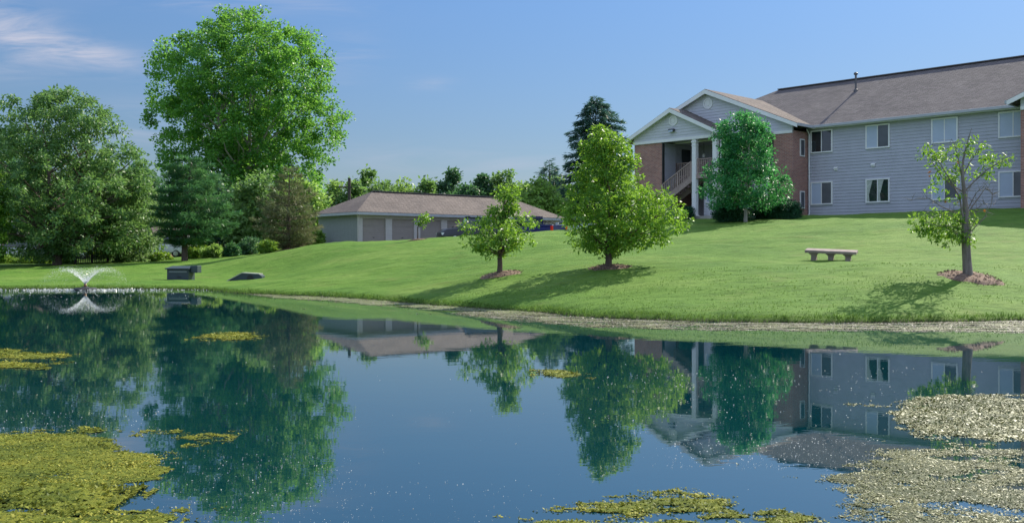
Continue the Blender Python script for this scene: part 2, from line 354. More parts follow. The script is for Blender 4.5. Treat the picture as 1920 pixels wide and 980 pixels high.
# water
def water_material():
    m, N, L, b = newmat('pond_water'); 
    v1 = coords(N, L, (.8, 1.6, 1)); v2 = coords(N, L, (1, 1, 1))
    n1 = noise(N, L, v1, 1.6, 3, .5); n2 = noise(N, L, v1, 9, 2, .5)
    # disturbed rings round the fountain
    sp = N.new('ShaderNodeSeparateXYZ'); L.new(v2, sp.inputs[0])
    def M(op, a, bb=None, clamp=False):
        q = N.new('ShaderNodeMath'); q.operation = op; q.use_clamp = clamp
        for i, x in enumerate((a, bb)):
            if x is None: continue
            if isinstance(x, (int, float)): q.inputs[i].default_value = x
            else: L.new(x, q.inputs[i])
        return q.outputs[0]
    fx, fy = FOUNT
    dx = M('MULTIPLY', M('SUBTRACT', sp.outputs[0], fx), .8); dy = M('SUBTRACT', sp.outputs[1], fy)
    dd = M('SQRT', M('ADD', M('MULTIPLY', dx, dx), M('MULTIPLY', dy, dy)))
    mask = M('SUBTRACT', 1.0, M('DIVIDE', dd, 5.0), True)
    chop = noise(N, L, v2, 7, 3, .7)
    ring = M('SINE', M('MULTIPLY', dd, 9.0))
    h = M('ADD', M('MULTIPLY', n1, .22), M('MULTIPLY', n2, .035))
    h = M('ADD', h, M('MULTIPLY', M('MULTIPLY', mask, mask), M('ADD', M('MULTIPLY', chop, 9.0), M('MULTIPLY', ring, 1.0))))
    addbump(N, L, b, h, 1, .0032)
    mu = noise(N, L, v2, .12, 3)
    L.new(ramp(N, L, mu, [(.3, (.001, .024, .034)), (.7, (.0015, .032, .040))]), b.inputs['Base Color'])
    b.inputs['Roughness'].default_value = .012; b.inputs['IOR'].default_value = 2.15; b.inputs['Specular IOR Level'].default_value = .6
    return m
FOUNT = W(168, 542.5)
FOUNT = (FOUNT[0], FOUNT[1] - .4)
wa = MB().poly([(-66, 0, 0), (50, 0, 0), (50, 46, 0), (-66, 46, 0)])
tag(obj('water', wa, water_material()), 'still dark green pond water mirroring the trees', 'pond water', kind='structure')

# parking pad draped in front of the garage
def drape(name, poly, m, dz, step, label, cat, kind='structure'):
    poly = np.array(poly, float); x0, y0 = poly.min(0); x1, y1 = poly.max(0)
    xs = np.arange(x0, x1 + step, step); ys = np.arange(y0, y1 + step, step); X, Y = np.meshgrid(xs, ys)
    cx = (X[:-1, :-1] + X[1:, 1:]) / 2; cy = (Y[:-1, :-1] + Y[1:, 1:]) / 2; keep = inside(cx, cy, poly).ravel()
    n = len(xs); q = np.arange(cx.size); r = q // (n - 1); c = q % (n - 1); q0 = (r * n + c)[keep]
    me = np_mesh(name, np.stack([X.ravel(), Y.ravel(), ground_z(X, Y).ravel() + dz], 1), np.stack([q0, q0 + 1, q0 + n + 1, q0 + n], 1))
    return tag(obj(name, me, m), label, cat, kind=kind)

# ------------------------------------------------------------------ siding, windows
def clap(mb, ext, z0, z1, Mf, course=.175, out=.03):
    """lap siding: ext(z)->(a0,a1) or None; Mf(a, outwards, z) -> xyz"""
    z = z0
    while z < z1 - .01:
        zt = min(z + course, z1); e0 = ext(z); e1 = ext(zt)
        if e0 and e1:
            (a0, a1), (b0, b1) = e0, e1
            mb.poly([Mf(a0, out, z), Mf(a1, out, z), Mf(b1, .003, zt), Mf(b0, .003, zt)])
            mb.poly([Mf(a0, .0, z), Mf(a1, .0, z), Mf(a1, out, z), Mf(a0, out, z)])
        z = zt
def window(parent, a0, a1, z0, z1, Mf, left='blind', right='screen', name='window', out=.0):
    """sliding window with white frame and two panes"""
    fr = MB(); t = .075; o1 = out + .06
    def bx(mb, a, b, c, d, e, f):  # a0,a1,z0,z1,o0,o1
        pts = [Mf(a, e, c), Mf(b, e, c), Mf(b, e, d), Mf(a, e, d), Mf(a, f, c), Mf(b, f, c), Mf(b, f, d), Mf(a, f, d)]
        k = len(mb.v); mb.v += [tuple(p) for p in pts]; mb.f += [tuple(k + i for i in q) for q in ((0, 1, 2, 3), (4, 7, 6, 5), (0, 4, 5, 1), (1, 5, 6, 2), (2, 6, 7, 3), (3, 7, 4, 0))]
    bx(fr, a0, a1, z0, z0 + t, out - .02, o1); bx(fr, a0, a1, z1 - t, z1, out - .02, o1); bx(fr, a0, a0 + t, z0 + t, z1 - t, out - .02, o1); bx(fr, a1 - t, a1, z0 + t, z1 - t, out - .02, o1)
    w = obj(name, fr, M_trim, parent)
    am = (a0 + a1) / 2; s = MB(); bx(s, am - .025, am + .025, z0 + t, z1 - t, out, o1 - .015); obj('sash_bar', s, M_trim, w)
    mats = {'blind': M_blind, 'screen': M_screen, 'dark': M_pane, 'curtain': M_curt}
    for k, (x0, x1) in ((left, (a0 + t, am - .025)), (right, (am + .025, a1 - t))):
        if k == 'drape':       # dark glass with two gathered curtains
            p = MB(); bx(p, x0, x1, z0 + t, z1 - t, out - .01, out + .027); obj('pane', p, M_pane, w)
            c = MB(); xc = (x0 + x1) / 2; hw = (x1 - x0) / 2
            zt = z1 - t
            c.poly([Mf(x0, out + .031, z0 + t), Mf(x0 + hw * .5, out + .031, z0 + t), Mf(x0 + hw * .4, out + .031, (z0 + z1) / 2 - .2), Mf(x0 + hw * 1.1, out + .031, zt), Mf(x0, out + .031, zt)])
            obj('curtain', c, M_curt, w)
        else:
            p = MB(); bx(p, x0, x1, z0 + t, z1 - t, out - .01, out + .03); obj('pane', p, mats[k], w)
    return w

# ------------------------------------------------------------------ apartment building
BA = (17.27, 56.0, 3.65); BR = math.atan2(-.719, .695)
apt = thing('apartment_building', 'two storey grey sided apartment building with brick wings and brown shingle roof on the hill', 'building', BA, BR)
EV, TN, WX = 5.13, math.tan(R(29)), 30.0
def front(y): return lambda a, o, z: (a, y - o, z)
def sideR(x): return lambda a, o, z: (x + o, a, z)       # faces +x
def sideL(x): return lambda a, o, z: (x - o, a, z)
def build_apartment():
    # solid cores behind the sidings
    core = MB().box((-11.4, .95, -1), (WX, 12, EV)); obj('core_wall', core, M_side, apt)
    s = MB(); clap(s, lambda z: (0.0, 12.1), .0, EV, front(0)); s.box((0, .0, -1.2), (12.1, .94, EV)); obj('siding', s, M_side, apt)
    s = MB(); s.box((21.5, 0, -1), (WX, .94, EV)); clap(s, lambda z: (23.5, WX), 0, EV, front(0)); obj('siding', s, M_side, apt)
    f = MB().box((-.0, -.012, -1.2), (12.1, -.001, .0)); obj('foundation', f, M_conc, apt)
    # main roof
    e = -.45; ze = EV + .06 + e * TN * 0; D = 6.0
    rz = ze + (D - e) * TN * .985
    xl = -11.9
    rf = MB(); ax_ = xl + (D - e) * 1.0
    th = .12
    rf.slab([(xl, e, ze), (WX, e, ze), (WX, D, rz), (ax_, D, rz)], th)
    rf.slab([(WX, 12 - e, ze), (xl, 12 - e, ze), (ax_, D, rz), (WX, D, rz)], th)
    rf.slab([(xl, 12 - e, ze), (xl, e, ze), (ax_, D, rz)], th)
    roof = obj('roof', rf, M_roof, apt)
    cap = MB().bar((ax_, D, rz + .03), (WX, D, rz + .03), .3, .06); obj('ridge_cap', cap, paint('ridge_shingle', (.13, .115, .11), .95, .2, 6), apt)
    # gutter, soffit along main eave
    g = MB().box((.45, e - .1, ze - .17), (11.75, e, ze - .015)); bevel(obj('gutter', g, M_gutter, apt), .02)
    g = MB().box((.45, e, ze - .2), (11.75, -.03, ze - .135)); obj('soffit', g, M_trim, apt)
    ds = MB().tube([(.12, -.38, ze - .17), (.12, -.3, ze - .25), (.12, -.09, ze - .45), (.12, -.075, .1), (.12, -.2, .03)], .04, 8); obj('downspout', ds, M_trim, apt)
    # roof vent pipe: local position on the front slope
    vx, vy = .95, 4.0; vz = ze + (vy - e) * TN
    v = MB().lathe([(.13, -.1), (.13, .06), (.06, .1), (.06, .95), (.11, .96), (.12, 1.0), (.12, 1.06), (.08, 1.1)], (vx, vy, vz), 14)
    obj('vent_pipe', v, paint('vent_metal', (.12, .115, .12), .5, .2), roof)
    # windows on the grey wall
    for (a, b), up, lo in (((.2, 1.56), ('dark', 'dark'), ('blind', 'screen')), ((3.53, 4.9), ('blind', 'screen'), ('drape', 'drape')),
                           ((7.15, 8.52), ('blind', 'blind'), ('blind', 'screen')), ((10.5, 11.9), ('blind', 'blind'), ('blind', 'screen'))):
        window(apt, a, b, 3.61, 4.93, front(0), *up, out=.038); window(apt, a, b, .62, 1.95, front(0), *lo, out=.038)
    for a, z in ((1.75, 2.55), (3.95, 2.62)):
        d = MB().box((a - .1, -.08, z), (a + .1, -.02, z + .18)).slab([(a - .13, -.02, z + .2), (a + .13, -.02, z + .2), (a + .11, -.13, z + .1), (a - .11, -.13, z + .1)][::-1], .02); obj('wall_vent', d, M_trim, apt)
    tanW = (7.85 - EV) / 6.1
    def gable_roof(xc, hw, y0, y1, zp, zeave, mm, fascia=True):
        t = .11; rf = MB()
        rf.slab([(xc - hw, y0, zeave), (xc, y0, zp), (xc, y1, zp), (xc - hw, y1, zeave)][::-1], t)
        rf.slab([(xc, y0, zp), (xc + hw, y0, zeave), (xc + hw, y1, zeave), (xc, y1, zp)][::-1], t)
        o = obj('roof', rf, mm, apt)
        for sx in (-1, 1):                               # rake board
            fb = MB(); a = (xc + sx * hw, y0 - .03, zeave - .03); b = (xc, y0 - .03, zp - .03)
            fb.v += [(a[0], y0 - .035, a[2]), (b[0], y0 - .035, b[2]), (b[0], y0 - .035, b[2] - .26), (a[0], y0 - .035, a[2] - .22),
                     (a[0], y0 + .02, a[2]), (b[0], y0 + .02, b[2]), (b[0], y0 + .02, b[2] - .26), (a[0], y0 + .02, a[2] - .22)]
            fb.f += [(0, 1, 2, 3), (4, 7, 6, 5), (0, 4, 5, 1), (3, 2, 6, 7), (0, 3, 7, 4), (1, 5, 6, 2)]
            obj('rake_board', fb, M_trim, o)
            gt = MB().box((xc + sx * hw, y0 + .0, zeave - .17), (xc + sx * (hw + .1), min(y1, -.5) if y1 > 0 else y1, zeave - .01)); obj('gutter', gt, M_gutter, o)
        # soffit under the rake overhang
        sf = MB()
        for sx in (-1, 1):
            sf.slab([(xc + sx * hw, y0 + .02, zeave - .13), (xc, y0 + .02, zp - .13), (xc, y0 + .34, zp - .13), (xc + sx * hw, y0 + .34, zeave - .13)], .03)
        obj('soffit', sf, M_trim, o)
        return o
    def wing(xc, x0, x1, mirror=False):
        y = -1.76; hw = (x1 - x0) / 2 + .5; zp = 7.85
        r = gable_roof(xc, hw, y - .38, 4.6, zp, EV + .06, M_roofg)
        zb = 4.86; k = (zp - EV - .06) / hw
        def ext(z):
            w = (zp - .1 - z) / k; w = min(w, (x1 - x0) / 2)
            return (xc - w, xc + w) if w > .02 else (xc - .01, xc + .01)
        s = MB(); clap(s, ext, zb, zp - .12, front(y)); 
        s.slab([(x0, y + .1, zb), (x1, y + .1, zb), (x1, y + .1, EV - .05), (xc, y + .1, zp - .16), (x0, y + .1, EV - .05)], (0, -.097, 0)); obj('gable_siding', s, M_gable, apt)
        b = MB().box((x0, y - .05, zb - .16), (x1, y + .1, zb + .0)); obj('beam', b, M_trim, apt)
        # round ornament
        m = MB(); n = 28
        for r0, r1, o in ((.34, .25, .07), (.25, .14, .045), (.14, .0, .065)):
            for i in range(n):
                t0, t1 = 2 * math.pi * i / n, 2 * math.pi * (i + 1) / n; c = lambda r, t, oo: (xc + r * math.cos(t), y - oo, 7.0 + r * math.sin(t))
                if r1 > 0: m.poly([c(r0, t0, o), c(r0, t1, o), c(r1, t1, o), c(r1, t0, o)])
                else: m.poly([c(r0, t0, o), c(r0, t1, o), (xc, y - o, 7.0)])
                m.poly([c(r0, t0, .0), c(r0, t1, .0), c(r0, t1, o), c(r0, t0, o)])
        obj('round_vent', m, M_trim, apt)
        return k
    wing(-5.7, -11.4, 0)
    wing(17.8, 12.1, 23.5)
    # brickwork of the near wing: side return and front pier; left solid block
    b = MB().box((-1.2, -1.755, -1.2), (0, .02, 4.85)); obj('brick_wall', b, M_brick, apt)
    for z0 in (3.42, .42):
        w = MB().box((.0, -.95, z0), (.05, -.45, z0 + 1.0)); ww = obj('window', w, M_trim, apt)
        w = MB().box((.045, -.89, z0 + .06), (.058, -.51, z0 + .94)); obj('pane', w, M_screen, ww)
    b = MB().box((-11.4, -1.755, -1.2), (-8.35, .94, 4.85)); obj('brick_wall', b, M_brick, apt)
    # right wing walls
    b = MB().box((12.1, -1.755, -1.2), (23.5, -.001, 4.7)); obj('brick_wall', b, M_brick, apt)
    window(apt, 13.6, 15.0, 3.3, 4.6, front(-1.755), 'blind', 'screen'); window(apt, 13.6, 15.0, .6, 1.9, front(-1.755), 'blind', 'screen')
    window(apt, 19.6, 21.0, 3.3, 4.6, front(-1.755), 'blind', 'screen'); window(apt, 19.6, 21.0, .6, 1.9, front(-1.755), 'dark', 'screen')
    # back wall of the recess, floors, ceiling
    s = MB(); clap(s, lambda z: (-8.35, -1.2), 0, 4.85, front(.9)); obj('siding', s, M_side, apt)
    c = MB().box((-8.35, -3.2, 4.78), (-1.2, .9, 4.86)); obj('porch_ceiling', c, M_gable, apt)
    d = MB().box((-5.85, -3.2, 2.33), (-1.22, .87, 2.55)); d.box((-8.33, -1.7, 2.33), (-5.85, .87, 2.55)); obj('landing_deck', d, M_wood, apt)
    d = MB().box((-8.3, -3.3, -.6), (-3.9, .87, .06)); obj('porch_slab', d, M_conc, apt)
    s = MB(); clap(s, lambda z: (-1.7, .88), 2.56, 4.78, sideR(-8.35)); obj('siding', s, M_side, apt)
    s = MB(); clap(s, lambda z: (-3.1, -1.8), 0, 4.68, sideR(-8.13)); obj('siding', s, M_side, apt)
    window(apt, -5.3, -3.0, 3.25, 4.45, front(.9), 'dark', 'dark', out=.02); window(apt, -6.9, -6.0, 3.2, 4.4, front(.9), 'dark', 'dark', out=.02)
    dr = MB().box((-8.31, -.9, 2.56), (-8.25, -.05, 4.45)); d_ = obj('door', dr, paint('door_paint', (.035, .045, .05), .5, .1), apt)
    h = MB().lathe([(.03, 0), (.035, .03), (.02, .06)], (-8.2, -.8, 3.45), 8); obj('door_handle', h, M_gutter, d_)
    # lower infill wall under the balcony
    s = MB(); clap(s, lambda z: (-5.5, -1.2), .0, 2.3, front(-2.5)); s.box((-5.5, -2.49, -.8), (-1.21, -2.3, 2.3)); obj('siding', s, M_gable, apt)
    window(apt, -5.35, -4.1, .85, 1.95, front(-2.5), 'blind', 'blind', out=.02); window(apt, -3.2, -1.9, .85, 1.95, front(-2.5), 'blind', 'screen', out=.02)
    # porch gable in front
    yp = -3.26; xc, hw, zp, zee = -7.25, 3.42, 6.72, 5.07
    gable_roof(xc, hw, yp - .36, -1.76, zp, zee, M_roofg); zb = 4.86; k = (zp - zee) / hw
    def ext(z):
        w = min((zp - .1 - z) / k, 3.06); return (xc - w, xc + w) if w > .02 else (xc - .01, xc + .01)
    s = MB(); clap(s, ext, zb, zp - .12, front(yp)); s.slab([(xc - 3.06, yp + .1, zb), (xc + 3.06, yp + .1, zb), (xc, yp + .1, zp - .16)], (0, -.097, 0)); obj('gable_siding', s, M_gable, apt)
    b = MB().box((xc - 3.06, yp - .05, zb - .17), (xc + 3.06, yp + .12, zb)); obj('beam', b, M_trim, apt)
    b = MB().box((xc + 2.94, yp + .13, zb - .17), (xc + 3.06, -1.78, zb)); obj('beam', b, M_trim, apt)
    m = MB(); n = 28
    for r0, r1, o in ((.32, .23, .07), (.23, .13, .045), (.13, .0, .065)):
        for i in range(n):
            t0, t1 = 2 * math.pi * i / n, 2 * math.pi * (i + 1) / n; c = lambda r, t, oo: (xc + .05 + r * math.cos(t), yp - oo, 5.95 + r * math.sin(t))
            if r1 > 0: m.poly([c(r0, t0, o), c(r0, t1, o), c(r1, t1, o), c(r1, t0, o)])
            else: m.poly([c(r0, t0, o), c(r0, t1, o), (xc + .05, yp - o, 5.95)])
            m.poly([c(r0, t0, 0), c(r0, t1, 0), c(r0, t1, o), c(r0, t0, o)])
    obj('round_vent', m, M_trim, apt)
    fl = MB().box((xc - .2, yp - .26, 5.28), (xc + .2, yp - .06, 5.44)); o = obj('floodlight', fl, paint('lamp_housing', (.06, .065, .07), .5, .1), apt); bevel(o, .02)
    l = MB().box((xc - .16, yp - .275, 5.25), (xc + .16, yp - .262, 5.36)); obj('lens', l, M_blind, o)
    # brick block left of the stairs
    b = MB().box((-10.3, yp + .06, -1.2), (-8.13, -1.77, 4.68)); obj('brick_wall', b, M_brick, apt)
    t = MB().box((-8.13, yp + .05, 0), (-8.04, yp + .2, 4.68)); obj('corner_trim', t, M_dark, apt)
    for cx in (-5.72, -4.25):
        c = MB().box((cx - .14, yp - .0, .02), (cx + .14, yp + .28, 4.69)).box((cx - .2, yp - .04, -.1), (cx + .2, yp + .34, .12)).box((cx - .19, yp - .03, 4.5), (cx + .19, yp + .31, 4.58)).box((cx - .17, yp - .02, 4.3), (cx + .17, yp + .30, 4.34))
        for q in (-.07, .07): c.box((cx + q - .015, yp - .012, .2), (cx + q + .015, yp, 4.25))
        bevel(obj('porch_column', c, M_trim, apt), .01)
    t = MB().tube([(-4.0, yp + .3, 4.6), (-4.0, yp + .3, .1)], .045, 8); obj('downspout', t, M_trim, apt)
    # railings
    def rail(a, b, h=.95, step=.13, posts=True):
        a, b = Vector(a), Vector(b); r = MB(); L_ = (b - a).length
        r.bar(a + Vector((0, 0, h)), b + Vector((0, 0, h)), .09, .05).bar(a + Vector((0, 0, .12)), b + Vector((0, 0, .12)), .05, .08)
        n = int(L_ / step)
        for i in range(n + 1):
            p = a.lerp(b, i / n); r.box((p.x - .02, p.y - .02, p.z + .12), (p.x + .02, p.y + .02, p.z + h - .02))
        for p in (a, b): r.box((p.x - .045, p.y - .045, p.z), (p.x + .045, p.y + .045, p.z + h + .06))
        return obj('railing', r, M_wood, apt)
    rail((-5.5, yp + .15, 2.53), (-4.45, yp + .15, 2.53)); rail((-4.05, -2.9, 2.53), (-1.3, -2.2, 2.53))
    rail((-8.3, -1.65, 2.53), (-5.95, -1.65, 2.53))
    st = MB(); x0, x1, z1 = -10.1, -5.87, 2.45; ns = 13
    for i in range(ns):
        x = x0 + (x1 - x0) * i / ns; z = z1 * (i + 1) / ns; 
        if x > -8.1: st.box((x, yp + .1, z - .05), (x + .36, yp + 1.2, z))
    stairs = obj('staircase', st, M_wood, apt)
    for yy in (yp + .08, yp + 1.24):
        b = MB().bar((-8.1, yy, .98), (x1, yy, z1 - .1), .05, .3); obj('stringer', b, M_wood, stairs)
        a = Vector((-8.08, yy, 1.15)); e2 = Vector((-5.95, yy, 2.42)); r = MB()
        r.bar(a + Vector((0, 0, .95)), e2 + Vector((0, 0, .95)), .09, .06).bar(a + Vector((0, 0, .06)), e2 + Vector((0, 0, .06)), .05, .07)
        for i in range(16):
            p = a.lerp(e2, i / 15); w = .045 if i in (0, 8, 15) else .022; r.box((p.x - w, yy - w, p.z - .1), (p.x + w, yy + w, p.z + .95))
        obj('handrail', r, M_wood, stairs)
    # hanging lamp in the porch
    l = MB().tube([(-6.9, -.5, 4.78), (-6.9, -.5, 4.1)], .012, 6); o = obj('hanging_lamp', l, M_dark, apt)
    obj('lamp_globe', MB().lathe([(.02, .24), (.07, .2), (.1, .1), (.07, 0), (.02, -.04)], (-6.9, -.5, 3.88), 12), M_trim, o)
build_apartment()

# ------------------------------------------------------------------ garage row
def build_garage():
    g = thing('garage_building', 'long low garage row with tan hipped shingle roof behind the lawn crest', 'garage', (-10.2, 64, 1.8), math.atan2(.644, .765))
    Wd, LN, H = 5.5, 18.2, 2.42
    # local x along the doors, y into the building
    pitch = 2.33; x = .28; doors = []
    while x + 1.85 < LN: doors.append((x, x + 1.82)); x += pitch
    w = MB(); w.box((0, .18, -.6), (LN, Wd, H)); obj('core_wall', w, M_side, g)
    M_lt = paint('pale_garage_trim', (.50, .48, .45), .6, .08)
    h = MB(); h.box((0, 0, 2.02), (LN, .17, H)); obj('header_panel', h, paint('garage_header', (.40, .38, .35), .6, .08), g)
    edges = [0] + [e for d in doors for e in d] + [LN]
    for i in range(0, len(edges), 2):
        a, b = edges[i], edges[i + 1]; p = MB(); p.box((a, .004, -.5), (b, .17, 2.02)); clap(p, lambda z: (a, b), 0, 2.02, front(.004), .12, .015); obj('pier', p, M_lt, g)
    Md = paint('taupe_garage_door', (.30, .265, .24), .55, .06)
    for a, b in doors:
        d = MB()
        for k in range(4): d.box((a + .012, .11, -.4 if k == 0 else k * .5 + .004), (b - .012, .15, (k + 1) * .5 - .004 if k < 3 else 2.02))
        o = obj('garage_door', d, Md, g); obj('door_handle', MB().box(((a + b) / 2 - .06, .085, .72), ((a + b) / 2 + .06, .11, .76)), M_dark, o)
    s = MB(); clap(s, lambda z: (0.0, Wd), -.2, H, sideL(0), .15, .02); s.box((-.0, 0, -.6), (.01, Wd, H)); obj('siding', s, paint('grey_green_siding', (.28, .30, .28), .6, .07), g)
    s = MB(); clap(s, lambda z: (0.0, Wd), -.2, H, sideR(LN), .15, .02); obj('siding', s, M_side, g)
    t = MB().box((-.05, -.03, -.4), (.05, .06, H)); obj('corner_trim', t, M_lt, g)
    e = .38; ze = H + .02; rz = H + 1.62; hx = Wd / 2; ap = Wd / 2 + .0
    A_, B_, C_, D_ = (-e, -e, ze), (LN + e, -e, ze), (LN + e, Wd + e, ze), (-e, Wd + e, ze); R1, R2 = (ap, hx, rz), (LN - ap, hx, rz)
    r = MB().slab([A_, B_, R2, R1], .1).slab([B_, C_, R2], .1).slab([C_, D_, R1, R2], .1).slab([D_, A_, R1], .1); rf = obj('roof', r, M_roofg, g)
    cp = MB().bar((ap, hx, rz + .02), (LN - ap, hx, rz + .02), .35, .07); obj('ridge_cap', cp, paint('ridge_shingle', (.1, .1, .1)), rf)
    for a, b in ((A_, B_), (D_, A_), (B_, C_)):
        a = Vector(a) - Vector((0, 0, .12)); b = Vector(b) - Vector((0, 0, .12)); obj('gutter', MB().bar(a, b, .12, .17), M_gutter, rf)
    sf = MB().box((-e, -e, ze - .16), (LN + e, -.0, ze - .12)).box((-e, 0, ze - .16), (0, Wd, ze - .12)); obj('soffit', sf, M_lt, rf)
    obj('downspout', MB().tube([(-.3, -.3, ze - .1), (-.12, -.06, ze - .35), (-.12, -.06, 0)], .04, 6), M_lt, rf)
build_garage()
drape('parking_lot', [(-9.8, 63.6), (-8.2, 61.9), (7.4, 71.0), (5.2, 76.4)], M_asph, .03, .5, 'dark asphalt parking area in front of the garage row', 'parking lot')
drape('bare_soil', [(-13.2, 58.6), (-11, 57.2), (-8.6, 60.2), (-9.7, 62.5)], paint('bare_soil', (.17, .125, .09), .95, .25, 3, .5, 20), .012, .3, 'strip of bare brown soil at the garage corner', 'bare ground')

# ------------------------------------------------------------------ leaves and trees
def leaf_mesh(name, C, D, Nn, ln, wd, tint, fold=.15):
    """kites: C base points, D directions, Nn normals"""
    D = D / (np.linalg.norm(D, axis=1, keepdims=True) + 1e-9); S = np.cross(D, Nn); S /= (np.linalg.norm(S, axis=1, keepdims=True) + 1e-9); U = np.cross(S, D)
    ln = np.asarray(ln).reshape(-1, 1) * np.ones((len(C), 1)); wd = np.asarray(wd).reshape(-1, 1) * np.ones((len(C), 1))
    mid = C + D * ln * .45
    V = np.stack([C, mid + S * wd * .5 + U * wd * fold, C + D * ln - U * ln * .08, mid - S * wd * .5 + U * wd * fold], 1).reshape(-1, 3)
    Q = np.arange(len(C) * 4).reshape(-1, 4); return np_mesh(name, V, Q, tint)
def unit(n): v = rng.normal(size=(n, 3)); return v / np.linalg.norm(v, axis=1, keepdims=True)
def tree(name, label, base, prof, d, trunk_r, bark, leaf, nclump, per, lsize, clump_r, group=None, cat='tree', depth=.9, limbs=14, cluster_flat=.7, aspect=.55, shell=.55, bump=.28, trunk_top=.75, centre=None, forks=1, zfork=.12, droop=.1, lean=0):
    """prof: list of (py, left px, right px) of the crown as it stands at distance d; base (px or None)"""
    bx, by = base; bz = gz(bx, by) - .05
    prof = sorted(prof); ys = np.array([p[0] for p in prof], float)
    zt = HC - (ys - YH) * d / F - bz                              # heights above base (descending)
    xl = (np.array([p[1] for p in prof]) - 960) * d / F - bx; xr = (np.array([p[2] for p in prof]) - 960) * d / F - bx
    o = np.argsort(zt); zt, xl, xr = zt[o], xl[o], xr[o]
    root = thing(name, label, cat, (bx, by, bz), 0, group)
    z0, z1 = zt[0], zt[-1]
    # clump centres: reject-sample within the envelope
    pts = []; ph = rng.random(6) * 6.28
    wmax = (xr - xl).max() / 2
    while len(pts) < nclump:
        n = nclump * 3
        z = z0 + (z1 - z0) * rng.random(n); cx = np.interp(z, zt, (xl + xr) / 2); hw = np.interp(z, zt, (xr - xl) / 2)
        a = rng.random(n) * 2 * np.pi; rr = rng.random(n) ** (shell)
        keep = rng.random(n) < (hw / wmax) ** 1.05
        ca, sa = np.cos(a) * 1.6, np.sin(a) * 1.6; zz = (z - z0) / (z1 - z0 + .1) * 7
        lob = np.clip(1 + bump * 1.5 * (.5 * fbm(ca * 2 + zz * .9 + ph[0] * 9, sa * 2 + zz * 1.1 + ph[1] * 9, 2) + .5 * fbm(ca * 2 - zz + ph[2] * 9, sa * 2 + zz + ph[3] * 9, 2) - .56), .5, 1.15)
        lobx = 1 - (1 - lob) * (1 - np.abs(np.cos(a)) * .5)
        x = cx + hw * rr * np.cos(a) * lobx; y = hw * rr * np.sin(a) * lob * depth
        q = np.stack([x, y, z], 1)[keep]; pts += list(q)
    C = np.array(pts[:nclump])
    cr = clump_r * (.6 + .8 * rng.random(nclump)); ct = rng.random(nclump)
    idx = np.repeat(np.arange(nclump), per); u = unit(len(idx)) * (rng.random((len(idx), 1)) ** .5)
    u[:, 2] *= cluster_flat
    L = C[idx] + u * cr[idx][:, None]
    hwc = np.interp(L[:, 2], zt, (xr - xl) / 2); 
    # loose stray leaves keep to a margin outside the envelope
    out = u.copy(); out[:, 2] -= droop; D = out + unit(len(idx)) * .7
    Nn = unit(len(idx)) * .75 + np.array([0, 0, .8])
    s = lsize * (.65 + .7 * rng.random(len(idx)))
    tint = np.clip(.55 * rng.random(len(idx)) + .45 * ct[idx], 0, 1)
    me = leaf_mesh('crown', L, D, Nn, s, s * aspect, tint); obj('crown', me, leaf, root)
    # trunk and limbs
    t = MB(); top = z0 + (z1 - z0) * trunk_top
    cxm = float(np.interp(top, zt, (xl + xr) / 2)) * .6
    zf = z0 + (z1 - z0) * zfork
    tw = [(0, 0, -.2, 1.45), (0, 0, .12, 1.12), (lean * .3 + .01, 0, zf * .5, 1.0), (lean, .02, zf, .85)]
    if forks == 1:
        for k in (.35, .6, .8, 1): tw.append((lean + (cxm - lean) * k + random.uniform(-1, 1) * trunk_r * .6, random.uniform(-1, 1) * trunk_r * .6, zf + (top - zf) * k, .85 - .72 * k))
    t.tube([p[:3] for p in tw], [p[3] * trunk_r for p in tw], 9)
    if forks > 1:
        for q in range(forks):
            a = 2 * math.pi * q / forks + .6; sp_ = (xr - xl).max() * .16
            pp = [(lean, 0, zf - .05)] + [(lean + math.cos(a) * sp_ * k ** .8 + random.uniform(-.1, .1) * trunk_r * 3, math.sin(a) * sp_ * k ** .8, zf + (top - zf) * k) for k in (.2, .45, .7, 1)]
            t.tube(pp, [trunk_r * v for v in (.62, .55, .42, .28, .1)], 7)
    obj('trunk', t, bark, root)
    b = MB(); sel = rng.choice(nclump, min(limbs, nclump), replace=False)
    for i in sel:
        c = Vector(C[i]); hz = max(zf, min(top, c.z - Vector((c.x, c.y)).length * .55)); hz = zf + (hz - zf) * random.uniform(.7, 1)
        k = (hz - zf) / max(.01, top - zf); s0 = Vector((lean + (cxm - lean) * k, 0, hz))
        if forks > 1:
            a = 2 * math.pi * random.randrange(forks) / forks + .6; sp_ = (xr - xl).max() * .16; s0 = Vector((lean + math.cos(a) * sp_ * max(k, .02) ** .8, math.sin(a) * sp_ * max(k, .02) ** .8, hz))
        m1 = s0.lerp(c, .35) + Vector((random.uniform(-.1, .1), random.uniform(-.1, .1), -.03)) * (c - s0).length * .5; m2 = s0.lerp(c, .7) + Vector((random.uniform(-.1, .1), random.uniform(-.1, .1), .05)) * (c - s0).length * .5
        r0 = trunk_r * (.42 - .28 * k) * random.uniform(.7, 1.1); b.tube([s0, m1, m2, c], [r0, r0 * .66, r0 * .4, r0 * .12], 5, False)
    obj('limbs', b, bark, root)
    return root
